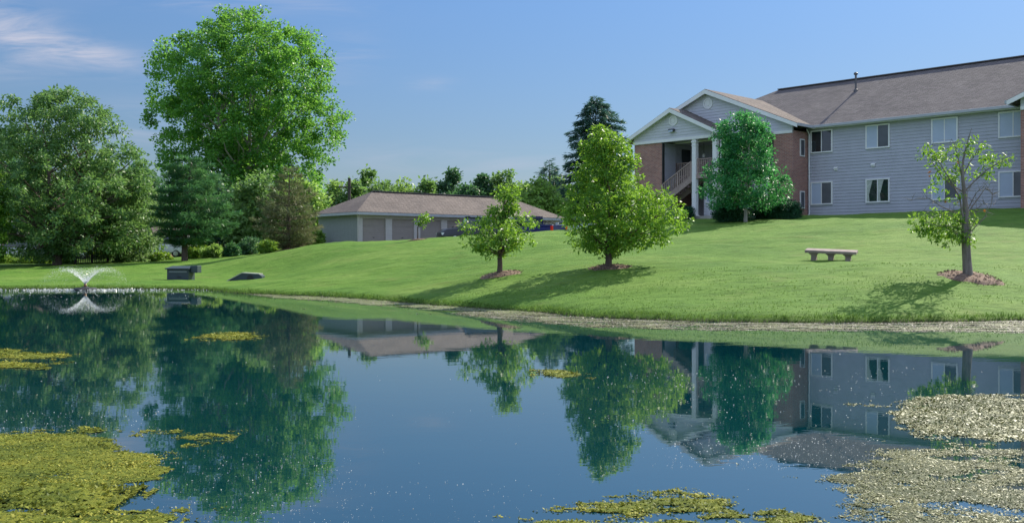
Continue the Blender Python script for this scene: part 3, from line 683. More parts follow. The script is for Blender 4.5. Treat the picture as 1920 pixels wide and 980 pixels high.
def conifer(name, label, base, prof, d, trunk_r, bark, leaf, whorls, nb, nl, nwd, group=None, droop=.25, per_m=26, cat='tree', z_first=None, updroop=0, spread=.16, tuft=False):
    bx, by = base; bz = gz(bx, by) - .05
    prof = sorted(prof); ys = np.array([p[0] for p in prof], float); zt = HC - (ys - YH) * d / F - bz
    xl = (np.array([p[1] for p in prof]) - 960) * d / F - bx; xr = (np.array([p[2] for p in prof]) - 960) * d / F - bx
    o = np.argsort(zt); zt, xl, xr = zt[o], xl[o], xr[o]; z0, z1 = zt[0], zt[-1]
    root = thing(name, label, cat, (bx, by, bz), 0, group); br = MB(); Cs, Ds, Ns, T = [], [], [], []
    t = MB().tube([(0, 0, -.2), (0, 0, .1), (0, .02, z1 * .5), (np.interp(z1, zt, (xl + xr) / 2), 0, z1 - .05)], [trunk_r * 1.4, trunk_r * 1.1, trunk_r * .6, .01], 9); obj('trunk', t, bark, root)
    for w in range(whorls):
        f = (w + .3) / whorls; z = z0 + (z1 - z0) * f
        n = max(4, int(nb * (1.1 - .5 * f)))
        for i in range(n):
            a = 2 * math.pi * (i + random.random() * .8) / n + w; zz = z + random.uniform(-.5, .5) * (.45 if tuft else 1) * (z1 - z0) / whorls
            side = .5 + .5 * math.cos(a); R_ = (float(np.interp(zz, zt, xr)) * side + float(-np.interp(zz, zt, xl)) * (1 - side)) * random.uniform(.6, 1.12)
            R_ = max(R_, .05); dirv = Vector((math.cos(a), math.sin(a), 0))
            p0 = Vector((0, 0, zz + R_ * droop * .6)); p1 = dirv * R_ * .5 + Vector((0, 0, zz + R_ * (droop * .1 + updroop * .3))); p2 = dirv * R_ + Vector((0, 0, zz - R_ * droop * .4 + R_ * updroop))
            br.tube([p0, p1, p2], [trunk_r * .22 * (1.1 - f), trunk_r * .14 * (1.1 - f), .006], 4, False)
            m = max(8, int(per_m * R_)); tt = np.clip(.12 + .9 * rng.random(m) ** .75, 0, 1)[:, None]
            a0, a1, a2 = np.array(p0), np.array(p1), np.array(p2)
            q = (1 - tt) ** 2 * a0 + 2 * tt * (1 - tt) * a1 + tt ** 2 * a2
            sv = np.array([-math.sin(a), math.cos(a), 0]); wv = (rng.random((m, 1)) - .5) * 2 * R_ * spread * 2 * (1.15 - tt)
            q = q + sv * wv + np.array([0, 0, 1]) * rng.normal(size=(m, 1)) * nl * .22
            dd = np.array(dirv)[None] * .8 + sv * np.sign(wv) * .55 + rng.normal(size=(m, 3)) * (.5 if tuft else .28) + np.array([0, 0, .35 if tuft else -.12])
            Cs.append(q); Ds.append(dd); Ns.append(unit(m) * .5 + np.array([0, 0, .8])); T.append(np.clip(rng.random(m) * .6 + .4 * random.random(), 0, 1))
    C = np.concatenate(Cs); s = nl * (.6 + .8 * rng.random(len(C)))
    obj('crown', leaf_mesh('crown', C, np.concatenate(Ds), np.concatenate(Ns), s, s * nwd, np.concatenate(T)), leaf, root)
    obj('limbs', br, bark, root); return root

BK_grey = barkmat('grey_bark', (.10, .085, .07), (.26, .23, .20)); BK_brown = barkmat('brown_bark', (.05, .038, .028), (.15, .11, .085)); BK_pale = barkmat('pale_bark', (.22, .20, .17), (.45, .41, .36))
LF_pop = leafmat('cottonwood_leaf', (.018, .10, .035), (.07, .22, .042), (.17, .39, .060), (.42, .84, .09), .42)
LF_ash = leafmat('ash_leaf', (.03, .10, .04), (.09, .205, .055), (.21, .34, .11), (.32, .56, .12), .38)
LF_olive = leafmat('olive_leaf', (.05, .12, .035), (.13, .24, .07), (.28, .40, .15), (.35, .55, .16), .38)
LF_young = leafmat('young_tree_leaf', (.025, .10, .015), (.09, .23, .025), (.24, .42, .055), (.50, .82, .07), .40)
LF_pine = leafmat('white_pine_needle', (.018, .085, .042), (.045, .16, .07), (.15, .30, .09), (.20, .48, .12), .28)
LF_scot = leafmat('scotch_pine_needle', (.055, .09, .04), (.14, .165, .075), (.33, .27, .16), (.28, .36, .14), .28)
LF_spr = leafmat('blue_spruce_needle', (.03, .09, .07), (.07, .16, .125), (.14, .26, .20), (.14, .30, .20), .25)
LF_teal = leafmat('yew_green_leaf', (.012, .10, .045), (.035, .20, .07), (.09, .32, .09), (.18, .65, .14), .4)
LF_far = leafmat('far_leaf', (.06, .14, .05), (.12, .23, .07), (.20, .33, .10), (.30, .52, .10), .42)
LF_farl = leafmat('far_light_leaf', (.11, .22, .05), (.18, .32, .07), (.28, .43, .12), (.5, .75, .14), .45)
LF_fard = leafmat('far_dark_leaf', (.03, .09, .055), (.06, .15, .07), (.11, .22, .08), (.16, .36, .10), .35)
LF_bright = leafmat('bright_shrub_leaf', (.07, .18, .03), (.14, .28, .04), (.26, .42, .07), (.45, .65, .06), .4)
LF_hedge = leafmat('clipped_hedge_leaf', (.015, .07, .038), (.03, .115, .055), (.06, .17, .06), (.08, .26, .08), .25)
def at(px, d): return ((px - 960) * d / F, d)

tree('cottonwood_tree', 'tallest tree, huge bright green cottonwood behind the pines', at(455, 118), [(16, 428, 482), (40, 392, 540), (78, 325, 605), (120, 285, 632), (175, 268, 630), (215, 270, 644), (260, 288, 632), (300, 298, 618), (345, 305, 615), (400, 305, 612), (450, 320, 610), (480, 345, 585)], 118, .62, BK_pale, LF_pop,
     1250, 95, .31, 1.05, depth=.85, limbs=90, forks=4, zfork=.12, aspect=.8, shell=.5, bump=.5)
tree('ash_tree', 'broad dark green ash tree with black trunk at the left end of the lawn', at(107, 62), [(170, 85, 140), (190, 15, 190), (215, -20, 215), (250, -60, 240), (290, -75, 262), (330, -80, 285), (370, -85, 290), (410, -80, 280), (445, -60, 262), (470, -20, 225), (480, 20, 180)], 62, .27, BK_brown, LF_ash,
     560, 85, .25, .5, limbs=80, forks=3, zfork=.1, aspect=.42, droop=.3, bump=.3, shell=.6)
tree('maple_tree', 'lighter olive green tree filling the gap between dark ash and pine', at(222, 66), [(330, 205, 260), (360, 170, 292), (400, 150, 300), (440, 150, 300), (470, 165, 302), (492, 180, 300)], 66, .15, BK_brown, LF_olive,
     230, 80, .26, .5, limbs=30, aspect=.4, droop=.35)
tree('arborvitae_tree', 'bright green tree cut off by the left edge of the picture', at(-22, 58), [(315, -30, -10), (360, -50, 10), (420, -60, 18), (480, -60, 14)], 58, .12, BK_brown, LF_young, 120, 80, .18, .3, limbs=12)
conifer('white_pine_tree', 'white pine with blue green tiered boughs left of the brownish pine', at(346, 62), [(290, 352, 370), (320, 318, 402), (355, 300, 425), (400, 285, 440), (430, 292, 446), (452, 302, 432), (462, 325, 390)], 62, .19, BK_brown, LF_pine, 11, 10, .30, .16, droop=.05, per_m=150, updroop=.10, spread=.26, tuft=True)
conifer('scotch_pine_tree', 'scrawny brownish pine on a mulch mound at the lawn edge', at(541, 58), [(312, 535, 552), (345, 517, 570), (378, 496, 592), (408, 474, 612), (438, 478, 606), (458, 502, 590), (468, 520, 570)], 58, .14, BK_brown, LF_scot, 12, 9, .25, .16, droop=.0, per_m=100, updroop=.18, spread=.28, tuft=True)
conifer('blue_spruce_tree', 'tall dark blue spruce rising behind the bright green lawn tree', at(1116, 102), [(180, 1112, 1122), (215, 1085, 1160), (250, 1068, 1172), (300, 1058, 1178), (350, 1052, 1182), (400, 1050, 1184), (425, 1056, 1176)], 102, .26, BK_brown, LF_spr, 26, 13, .50, .2, droop=.22, per_m=58, spread=.14)
conifer('blue_spruce_tree', 'small distant dark spruce left of the tall blue spruce', at(1030, 105), [(298, 1028, 1032), (325, 1012, 1050), (360, 1000, 1062), (400, 998, 1066)], 105, .2, BK_brown, LF_spr, 12, 9, .6, .2, droop=.2, per_m=24, spread=.16)
tree('young_lawn_tree', 'small open crowned tree on a mulch ring in front of the garage', at(937, 31), [(348, 940, 968), (375, 925, 982), (396, 912, 980), (406, 892, 990), (425, 866, 1022), (445, 864, 1022), (462, 878, 998), (480, 910, 968)], 31, .085, BK_brown, LF_young,
     155, 34, .115, .20, limbs=60, zfork=.02, aspect=.45, shell=.62, depth=.95, bump=.6, trunk_top=.9)
tree('linden_tree', 'bright yellow green tree with leaning right side on a mulch ring mid lawn', at(1141, 29.3), [(243, 1105, 1160), (262, 1092, 1182), (290, 1086, 1190), (320, 1080, 1195), (345, 1078, 1215), (365, 1056, 1278), (400, 1046, 1290), (430, 1050, 1284), (455, 1062, 1240), (474, 1110, 1180)], 29.3, .10, BK_brown, LF_young,
     390, 46, .118, .22, limbs=60, zfork=.04, aspect=.45, shell=.58, bump=.5, trunk_top=.85)
tree('crabapple_tree', 'multi trunk teal green tree with bright top in front of the brick porch', at(1398, 49), [(213, 1380, 1432), (240, 1340, 1446), (280, 1340, 1444), (308, 1330, 1456), (335, 1310, 1478), (362, 1308, 1480), (388, 1328, 1466)], 49, .09, BK_pale, LF_teal,
     330, 62, .15, .34, limbs=40, forks=3, zfork=.08, aspect=.45, bump=.6, droop=.2)
tree('sapling_tree', 'thin leaning sapling with a tuft of leaves before the garage doors', at(783, 52), [(402, 790, 806), (410, 775, 812), (420, 774, 802), (428, 780, 794)], 52, .035, BK_brown, LF_young, 12, 20, .15, .15, limbs=12, zfork=.05, trunk_top=.8)

# the ragged, half bare tree on the right
def bare_tree():
    d = 24.5; bx, by = at(1815, d); bz = gz(bx, by) - .03
    root = thing('half_bare_tree', 'half bare young tree with thick grey trunk right of the stone bench', 'tree', (bx, by, bz))
    def L3(px, py, dy=0): return Vector(((px - 960) * d / F - bx, dy, HC - (py - YH) * d / F - bz))
    t = MB(); t.tube([(0, 0, -.1), (0, 0, .05), L3(1813, 490), L3(1811, 455), L3(1812, 430), L3(1812, 400, .03), L3(1808, 360, 0), L3(1803, 330, -.05), L3(1806, 300), L3(1815, 262), L3(1822, 240)], [.18, .125, .108, .104, .118, .076, .05, .038, .026, .014, .005], 12)
    obj('trunk', t, BK_grey, root); b = MB(); ends = []
    limbs = [([(1811, 430), (1803, 400), (1797, 370), (1780, 340), (1760, 310), (1745, 290)], .032, -.15), ([(1808, 360), (1790, 350), (1770, 330), (1752, 300), (1742, 275)], .022, .25), ([(1808, 360), (1825, 340), (1845, 320), (1870, 305), (1888, 300)], .024, -.2),
             ([(1805, 330), (1820, 305), (1835, 285), (1850, 262)], .018, .2), ([(1803, 330), (1795, 300), (1785, 275), (1776, 262)], .016, -.25), ([(1812, 405), (1790, 398), (1765, 388), (1740, 372), (1718, 372), (1702, 378)], .018, -.1),
             ([(1813, 400), (1835, 372), (1850, 352), (1862, 362), (1866, 385)], .018, .1), ([(1813, 395), (1828, 362), (1842, 350), (1858, 368)], .014, -.2), ([(1814, 410), (1840, 385), (1850, 380), (1858, 392)], .012, .1), ([(1812, 385), (1820, 360), (1832, 345)], .012, .3),
             ([(1812, 455), (1826, 430), (1848, 408), (1862, 385), (1868, 350)], .02, .15), ([(1812, 450), (1822, 420), (1828, 395), (1824, 375)], .013, -.15), ([(1812, 440), (1795, 440), (1775, 430), (1755, 420)], .025, -.1), ([(1812, 445), (1790, 430), (1765, 408)], .022, .3),
             ([(1812, 440), (1798, 452), (1785, 462)], .016, -.3), ([(1813, 400), (1845, 395), (1866, 402)], .01, 0), ([(1811, 425), (1785, 405), (1750, 396), (1725, 398)], .014, .2), ([(1811, 436), (1790, 425), (1760, 425), (1730, 418), (1716, 402)], .016, -.35)]
    for pts, r, dy in limbs:
        n = len(pts); p = [L3(x, y, dy * i / (n - 1) + random.uniform(-.02, .02)) for i, (x, y) in enumerate(pts)]
        b.tube(p, [r * (1 - .8 * i / (n - 1)) for i in range(n)], 6, False); ends.append(p)
        for i in range(1, n):
            for k in range(3):
                q = p[i - 1].lerp(p[i], random.random()); e = q + Vector((random.uniform(-.3, .3), random.uniform(-.35, .35), random.uniform(-.08, .32))); m = q.lerp(e, .5) + Vector((random.uniform(-.05, .05), 0, random.uniform(-.05, .05)))
                b.tube([q, m, e], [.006, .004, .002], 4, False)
    obj('limbs', b, BK_grey, root)
    C, D = [], []
    def clump(px, py, rx, ry, n, depth=.35):
        for _ in range(n):
            u = unit(1)[0] * random.random() ** .45; c = L3(px + u[0] * rx * 1.35, py + u[2] * ry * 1.5, u[1] * depth * 1.1); k = 6
            for j in range(k): C.append(np.array(c) + rng.normal(size=3) * .035); D.append(np.array([u[0] * .8, u[1], -.45 + u[2] * .5]) + rng.normal(size=3) * .5)
    for a in ((1742, 288, 20, 14, 28), (1765, 300, 22, 14, 24), (1790, 280, 22, 14, 24), (1770, 328, 16, 10, 14), (1752, 345, 10, 12, 10), (1822, 272, 20, 14, 20), (1838, 292, 16, 16, 16), (1798, 320, 24, 16, 24), (1830, 325, 18, 10, 12), (1862, 300, 18, 10, 18), (1882, 302, 14, 10, 14), (1850, 330, 12, 8, 8), (1785, 368, 16, 10, 12),
              (1750, 410, 38, 14, 46), (1770, 425, 40, 20, 120), (1790, 445, 26, 14, 60), (1735, 425, 20, 14, 36), (1808, 405, 14, 14, 16), (1822, 415, 10, 14, 8), (1814, 452, 10, 8, 10)): clump(*a)
    C = np.array(C); n = len(C); s = .105 * (.6 + .7 * rng.random(n))
    obj('crown', leaf_mesh('crown', C, np.array(D), unit(n) * .7 + np.array([0, 0, .7]), s, s * .4, rng.random(n)), LF_young, root)
    k = 7; c2 = np.array([L3(px, py) for px, py in ((1738, 325), (1741, 329), (1793, 302), (1796, 382), (1845, 392), (1772, 376), (1740, 322))]); 
    obj('dry_leaves', leaf_mesh('dry_leaves', c2, unit(k), unit(k), .1, .07, rng.random(k)), leafmat('dry_leaf', (.4, .12, .03), (.45, .18, .03), (.5, .3, .05), (.5, .2, .05), .3), root)
bare_tree()

# background trees beyond the garage and behind the pines
bg = [(628, 352, 26, 1), (655, 345, 34, 0), (690, 328, 32, 0), (728, 345, 32, 0), (765, 348, 34, 1), (800, 345, 30, 0), (842, 328, 34, 2), (880, 352, 26, 2), (905, 338, 22, 2), (952, 325, 36, 0), (985, 345, 34, 1), (1012, 342, 34, 1), (1048, 345, 30, 1), (590, 395, 34, 1)]
kinds = [(LF_far, 'mid green'), (LF_farl, 'pale yellow green'), (LF_fard, 'dark green')]
where = ['at the left end of the garage roof', 'beside the utility pole', 'with peaked crown right of the utility pole', 'over the left part of the garage roof', 'second right of the peaked crown over the garage', 'left of the darkest round tree', 'darkest round crown above the garage roof', 'low and narrow beside the darkest round crown', 'upright and narrow above the young lawn tree', 'tallest and rounded above the young lawn tree', 'right of the tall rounded crown', 'in front of the small distant spruce', 'beside the tall blue spruce', 'low behind the brownish pine']
for (px, top, hw, k), wh in zip(bg, where):
    d = random.uniform(108, 122) if px != 1012 and px != 590 else 96
    x, y = at(px, d); tree('background_tree', kinds[k][1] + ' background tree ' + wh, (x, y), [(top - 6, px - hw * .25, px + hw * .25), (top + 16, px - hw * .7, px + hw * .7), (top + 40, px - hw * 1.4, px + hw * 1.4), (top + 75, px - hw * 1.4, px + hw * 1.4), (445, px - hw * .7, px + hw * .7)], d, .2, BK_brown, kinds[k][0],
                           110, 60, .42, .75, group='trees beyond the garage row', limbs=10, aspect=.6, bump=.4)
# fill behind ash and pines
for px, top, hw, k, wh in ((-20, 250, 80, 2, 'behind the ash tree at the left edge'), (60, 300, 60, 2, 'behind the ash trunk'), (170, 300, 60, 0, 'behind the right half of the ash'), (262, 310, 46, 2, 'between the ash and the white pine'), (395, 330, 52, 2, 'behind the white pine on its right'), (480, 330, 56, 0, 'filling the gap left of the brownish pine'), (572, 345, 50, 1, 'behind the brownish pine')):
    d = random.uniform(84, 98); x, y = at(px, d)
    tree('background_tree', kinds[k][1] + ' background tree ' + wh, (x, y), [(top, px - hw * .3, px + hw * .3), (top + 30, px - hw * .8, px + hw * .8), (top + 80, px - hw, px + hw), (470, px - hw, px + hw), (484, px - hw * .8, px + hw * .8)], d, .25, BK_brown, kinds[k][0],
         170, 60, .4, .8, group='trees behind the ash and pines', limbs=16, aspect=.5, bump=.35)
# shrubs: (px, top y, bottom y, half width, depth, leaf, label)
def shrub(px, top, bot, hw, d, leaf, label, group=None, name='shrub', cat='shrub', size=.14, n=90, per=45):
    x, y = at(px, d); h = (bot - top)
    tree(name, label, (x, y), [(top, px - hw * .3, px + hw * .3), (top + h * .2, px - hw * .75, px + hw * .75), (top + h * .5, px - hw, px + hw), (top + h * .85, px - hw * .95, px + hw * .95), (bot, px - hw * .8, px + hw * .8)], d, .03, BK_brown, leaf, n, per, size, hw * d / F * .28, group=group, cat=cat, limbs=8, zfork=.05, bump=.15, shell=.5)
shrub(12, 480, 500, 22, 66, LF_bright, 'bright yellow green shrub at the left edge below the silver car', 'bright shrubs along the left lawn'); shrub(50, 484, 499, 20, 66, LF_bright, 'bright shrub just left of the ash trunk gap', 'bright shrubs along the left lawn'); shrub(82, 482, 499, 20, 66, LF_bright, 'bright yellow green shrub nearest the ash trunk', 'bright shrubs along the left lawn')
shrub(128, 486, 498, 14, 66, LF_bright, 'low bright shrub between ash trunk and picket fence', 'bright shrubs along the left lawn'); shrub(190, 474, 494, 20, 72, LF_bright, 'yellow green shrub behind the picket fence')
shrub(235, 480, 495, 18, 66, LF_olive, 'olive shrub right of the picket fence', 'low shrubs at the lawn edge'); shrub(270, 480, 494, 20, 66, LF_olive, 'olive shrub midway between fence and white pine', 'low shrubs at the lawn edge'); shrub(303, 474, 492, 18, 66, LF_bright, 'bright shrub just left of the white pine trunk', 'low shrubs at the lawn edge')
shrub(368, 455, 488, 22, 66, LF_bright, 'bright shrub right of the white pine trunk', 'low shrubs at the lawn edge'); shrub(402, 460, 486, 22, 65, LF_farl, 'pale green shrub left of the blue round shrub', 'low shrubs at the lawn edge'); shrub(434, 458, 484, 16, 64, LF_pine, 'rounded blue green shrub below the cottonwood')
shrub(470, 445, 482, 26, 68, LF_fard, 'dark shrub below the cottonwood left of the brownish pine'); shrub(505, 450, 478, 20, 64, LF_bright, 'bright shrub tucked under the brownish pine left side'); shrub(590, 432, 466, 20, 66, LF_bright, 'bright shrub between the brownish pine and the garage wall')
shrub(1373, 378, 414, 36, 50.5, LF_hedge, 'dark clipped hedge left of the crabapple trunks', name='hedge', cat='hedge', size=.08, n=170, per=90); shrub(1432, 380, 412, 26, 51, LF_hedge, 'low dark shrub right of the crabapple trunks', name='hedge', cat='hedge', size=.09, n=110, per=80)
shrub(1473, 376, 412, 28, 50, LF_hedge, 'round dark clipped bush at the brick corner', name='hedge', cat='hedge', size=.075, n=150, per=95); shrub(1287, 385, 416, 14, 57.5, LF_hedge, 'square dark bush beside the porch column', name='hedge', cat='hedge', size=.08, n=70, per=80)

# mulch
M_mulch = paint('bark_mulch', (.20, .135, .095), .95, .5, 26, 1, 40)
def mulch(px, d, r, label, ry=.85):
    x, y = at(px, d); n = 40; rr = 9; V = []; Q = []
    for i in range(rr + 1):
        for j in range(n):
            a = 2 * math.pi * j / n; q = r * i / rr * (1 + .10 * math.sin(3 * a + px) + .05 * math.sin(7 * a)); V.append((x + q * math.cos(a), y + q * ry * math.sin(a), i / rr))
    V = np.array(V); z = ground_z(V[:, 0], V[:, 1]) + .08 * (1 - V[:, 2] ** 2) * (r / .8) - .02 * V[:, 2] + (rng.random(len(V)) * .03 * (V[:, 2] < .95)); V[:, 2] = z + .012
    for i in range(rr):
        for j in range(n): k = (j + 1) % n; Q.append((i * n + j, i * n + k, (i + 1) * n + k, (i + 1) * n + j))
    tag(obj('mulch', np_mesh('mulch', V, np.array(Q)[n:]), M_mulch), label, 'mulch', kind='stuff')
    # chips
    m = int(900 * r * r); a = rng.random(m) * 6.28; q = r * rng.random(m) ** .5 * 1.04; C = np.stack([x + q * np.cos(a), y + q * ry * np.sin(a), np.zeros(m)], 1)
    C[:, 2] = ground_z(C[:, 0], C[:, 1]) + .08 * (1 - (q / r) ** 2) * (r / .8) + .015
    D = unit(m); D[:, 2] *= .4; tag(obj('mulch_chips', leaf_mesh('chips', C, D, unit(m), .06, .028, rng.random(m)), leafmat('wood_chip', (.10, .06, .04), (.20, .135, .10), (.36, .27, .22), (.1, .1, .1), 0, .9, .1)), 'loose wood chips on the ' + label, 'mulch', kind='stuff')
mulch(1820, 24.5, .78, 'mulch ring round the half bare tree'); mulch(1144, 29.3, .66, 'mulch ring round the bright linden'); mulch(940, 31, .68, 'mulch ring round the small young lawn tree'); mulch(783, 52, .5, 'dark mulch mound at the sapling'); mulch(545, 58, .9, 'mulch mound below the brownish pine')

# ------------------------------------------------------------------ stone bench
def build_bench():
    x, y = at(1558, 30.5); b = thing('stone_bench', 'low weathered stone bench standing alone on the lawn', 'bench', (x, y, gz(x, y) - .08), R(-26)); b.rotation_euler = (R(8), R(2.5), R(-26))
    Ms = paint('weathered_stone', (.27, .215, .19), .85, .3, 5, .6, 30)
    s = MB().box((-.78, -.24, .31), (.78, .24, .40)); bevel(obj('seat', s, Ms, b), .015)
    for cx in (-.52, 0, .52):
        l = MB().box((cx - .075, -.15, -.1), (cx + .075, .15, .23)).box((cx - .10, -.17, .232), (cx + .10, .17, .268)).box((cx - .14, -.19, .27), (cx + .14, .19, .308)); bevel(obj('leg', l, Ms, b), .008)
build_bench()
x, y = at(1558, 30.5)

# ------------------------------------------------------------------ utility boxes at the pond
def pond_boxes():
    Mg = paint('green_box_paint', (.03, .05, .058), .5, .15, 3); Mp = paint('pale_box_louvre', (.14, .17, .17), .5, .1)
    x, y = at(346, 45); b = thing('pump_cabinet', 'dark green metal pump cabinet with pale louvre by the pond', 'cabinet', (x - .1, y, gz(x, y) - .05), R(-4))
    o = obj('cabinet_body', MB().box((-.62, -.3, 0), (.42, .45, .58)), Mg, b); bevel(o, .02); bevel(obj('lid', MB().slab([(-.68, -.38, .60), (.46, -.38, .60), (.46, .5, .70), (-.68, .5, .70)], .05), Mg, b), .01)
    obj('louvre', MB().box((-.52, -.315, .40), (.34, -.301, .47)), Mp, b); bevel(obj('control_box', MB().box((.44, -.15, .38), (.78, .35, .72)), Mg, b), .02)
    for sx in (-.45, .3): obj('foot', MB().box((sx, -.25, -.15), (sx + .1, .35, -.003)), M_conc, b)
    obj('handle', MB().tube([(-.1, -.31, .2), (-.1, -.35, .2), (.05, -.35, .2), (.05, -.31, .2)], .012, 6), M_dark, b)
    x, y = at(464, 45.5); c = thing('culvert_headwall', 'low dark culvert headwall with sloping pale coping at the pond', 'culvert', (x, y, gz(x, y) - .06), R(-3))
    obj('wall', MB().slab([(-.75, -.2, .02), (-.2, -.2, .34), (.62, -.2, .30), (.75, -.2, .22), (.75, -.2, -.2), (-.75, -.2, -.2)][::-1], (0, .5, 0)), Mg, c)
    cp = MB()
    for a, e in (((-.95, .05, -.03), (-.2, .05, .37)), ((-.2, .05, .37), (.64, .05, .32))): cp.bar(a, e, .56, .04)
    obj('coping', cp, paint('pale_coping', (.34, .36, .30), .8, .2), c)
    obj('pipe_mouth', MB().lathe([(.16, 0), (.16, .02)], (0, 0, 0), 16), M_dark, c).matrix_local = Matrix.Translation((.2, -.21, .12)) @ Matrix.Rotation(R(90), 4, 'X')
pond_boxes()

# ------------------------------------------------------------------ fountain
def fountain():
    f = thing('fountain', 'small floating fountain throwing a fan of spray near the far left shore', 'fountain', (FOUNT[0], FOUNT[1], 0))
    obj('float', MB().lathe([(.1, -.06), (.42, -.04), (.46, .03), (.38, .09), (.16, .1), (.1, .14)], n=24), paint('float_plastic', (.03, .03, .028), .4, .2), f)
    obj('nozzle', MB().lathe([(.06, .1), (.06, .2), (.035, .24)], n=12), paint('brass_nozzle', (.16, .09, .04), .4, .1, metal=.4), f)
    m, N, L, b = newmat('spray_water'); b.inputs['Base Color'].default_value = (.85, .88, .88, 1); b.inputs['Roughness'].default_value = .2
    tr = N.new('ShaderNodeBsdfTranslucent'); tr.inputs[0].default_value = (.85, .88, .86, 1); mx = N.new('ShaderNodeMixShader'); mx.inputs[0].default_value = .5
    L.new(b.outputs[0], mx.inputs[1]); L.new(tr.outputs[0], mx.inputs[2]); L.new(mx.outputs[0], N['Material Output'].inputs[0])
    n = 4200; a = rng.random(n) * 2 * np.pi; el = R(54) + rng.normal(size=n) * R(2.8); v = 4.3 + rng.normal(size=n) * .13; tt = rng.random(n) ** 1.9 * (2 * v * np.sin(el) / 9.8) * 1.0
    r = v * np.cos(el) * tt * .95; z = .22 + v * np.sin(el) * tt - 4.9 * tt * tt * 1.0
    C = np.stack([r * np.cos(a), r * np.sin(a), z], 1) + rng.normal(size=(n, 3)) * (.008 + .025 * tt[:, None]); ok = C[:, 2] > .01; C = C[ok]; tt = tt[ok]; a = a[ok]; n = len(C)
    D = np.stack([np.cos(a) * 2.2, np.sin(a) * 2.2, 3.4 - 9.8 * tt], 1); s = (.05 - .03 * np.clip(tt / .7, 0, 1))
    o = obj('spray', leaf_mesh('spray', C, D, unit(n), s, s * .22 + .004, rng.random(n)), m, f); o['kind'] = 'stuff'
    n = 800; a = rng.random(n) * 6.28; r = np.abs(rng.normal(size=n)) * 2.0 + .3; C = np.stack([r * np.cos(a) * 1.5, r * np.sin(a) * .55, .006 + rng.random(n) * .02], 1)
    o = obj('splash_droplets', leaf_mesh('splash', C, unit(n) * np.array([1, 1, .3]), unit(n), .05, .03, rng.random(n)), m, f); o['kind'] = 'stuff'
fountain()

# ------------------------------------------------------------------ vehicles
def carpaint(name, c):
    m, N, L, b = newmat(name); f = noise(N, L, coords(N, L), 2, 3)
    L.new(ramp(N, L, f, [(.3, tuple(x * .85 for x in c)), (.7, tuple(x * 1.1 for x in c))]), b.inputs['Base Color']); b.inputs['Roughness'].default_value = .4; b.inputs['Coat Weight'].default_value = .3; return m
M_red = paint('tail_lamp_red', (.6, .02, .015), .2, .05); M_lampw = paint('head_lamp_glass', (.7, .72, .75), .1, .03); M_rim = paint('wheel_rim_metal', (.45, .45, .46), .3, .1, metal=.8)
def loft(st):
    """st: list of (x, half width low, half width high, z low, z high)"""
    m = MB(); n = 10
    for x, wl, wh, zl, zh in st:
        m.v += [(x, -wl * .9, zl), (x, -wl, zl + .12), (x, -wl, zl + (zh - zl) * .55), (x, -wh, zh - .06), (x, -wh * .88, zh), (x, wh * .88, zh), (x, wh, zh - .06), (x, wl, zl + (zh - zl) * .55), (x, wl, zl + .12), (x, wl * .9, zl)]
    for i in range(len(st) - 1):
        for j in range(n): k = (j + 1) % n; m.f.append((i * n + j, i * n + k, (i + 1) * n + k, (i + 1) * n + j))
    m.f.append(tuple(range(n))[::-1]); e = (len(st) - 1) * n; m.f.append(tuple(range(e, e + n))); return m
def wheels(root, xs, hw, r=.33):
    for x in xs:
        for sy in (-1, 1):
            w = obj('wheel', MB().lathe([(r * .55, -.11), (r, -.1), (r, .1), (r * .55, .11)], n=22), M_black, root); w.location = (x, sy * (hw - .1), r); w.rotation_euler = (R(90), 0, 0)
            rr = obj('rim', MB().lathe([(r * .2, -.118), (r * .6, -.112), (r * .6, .112), (r * .2, .118)], n=16), M_rim, w)
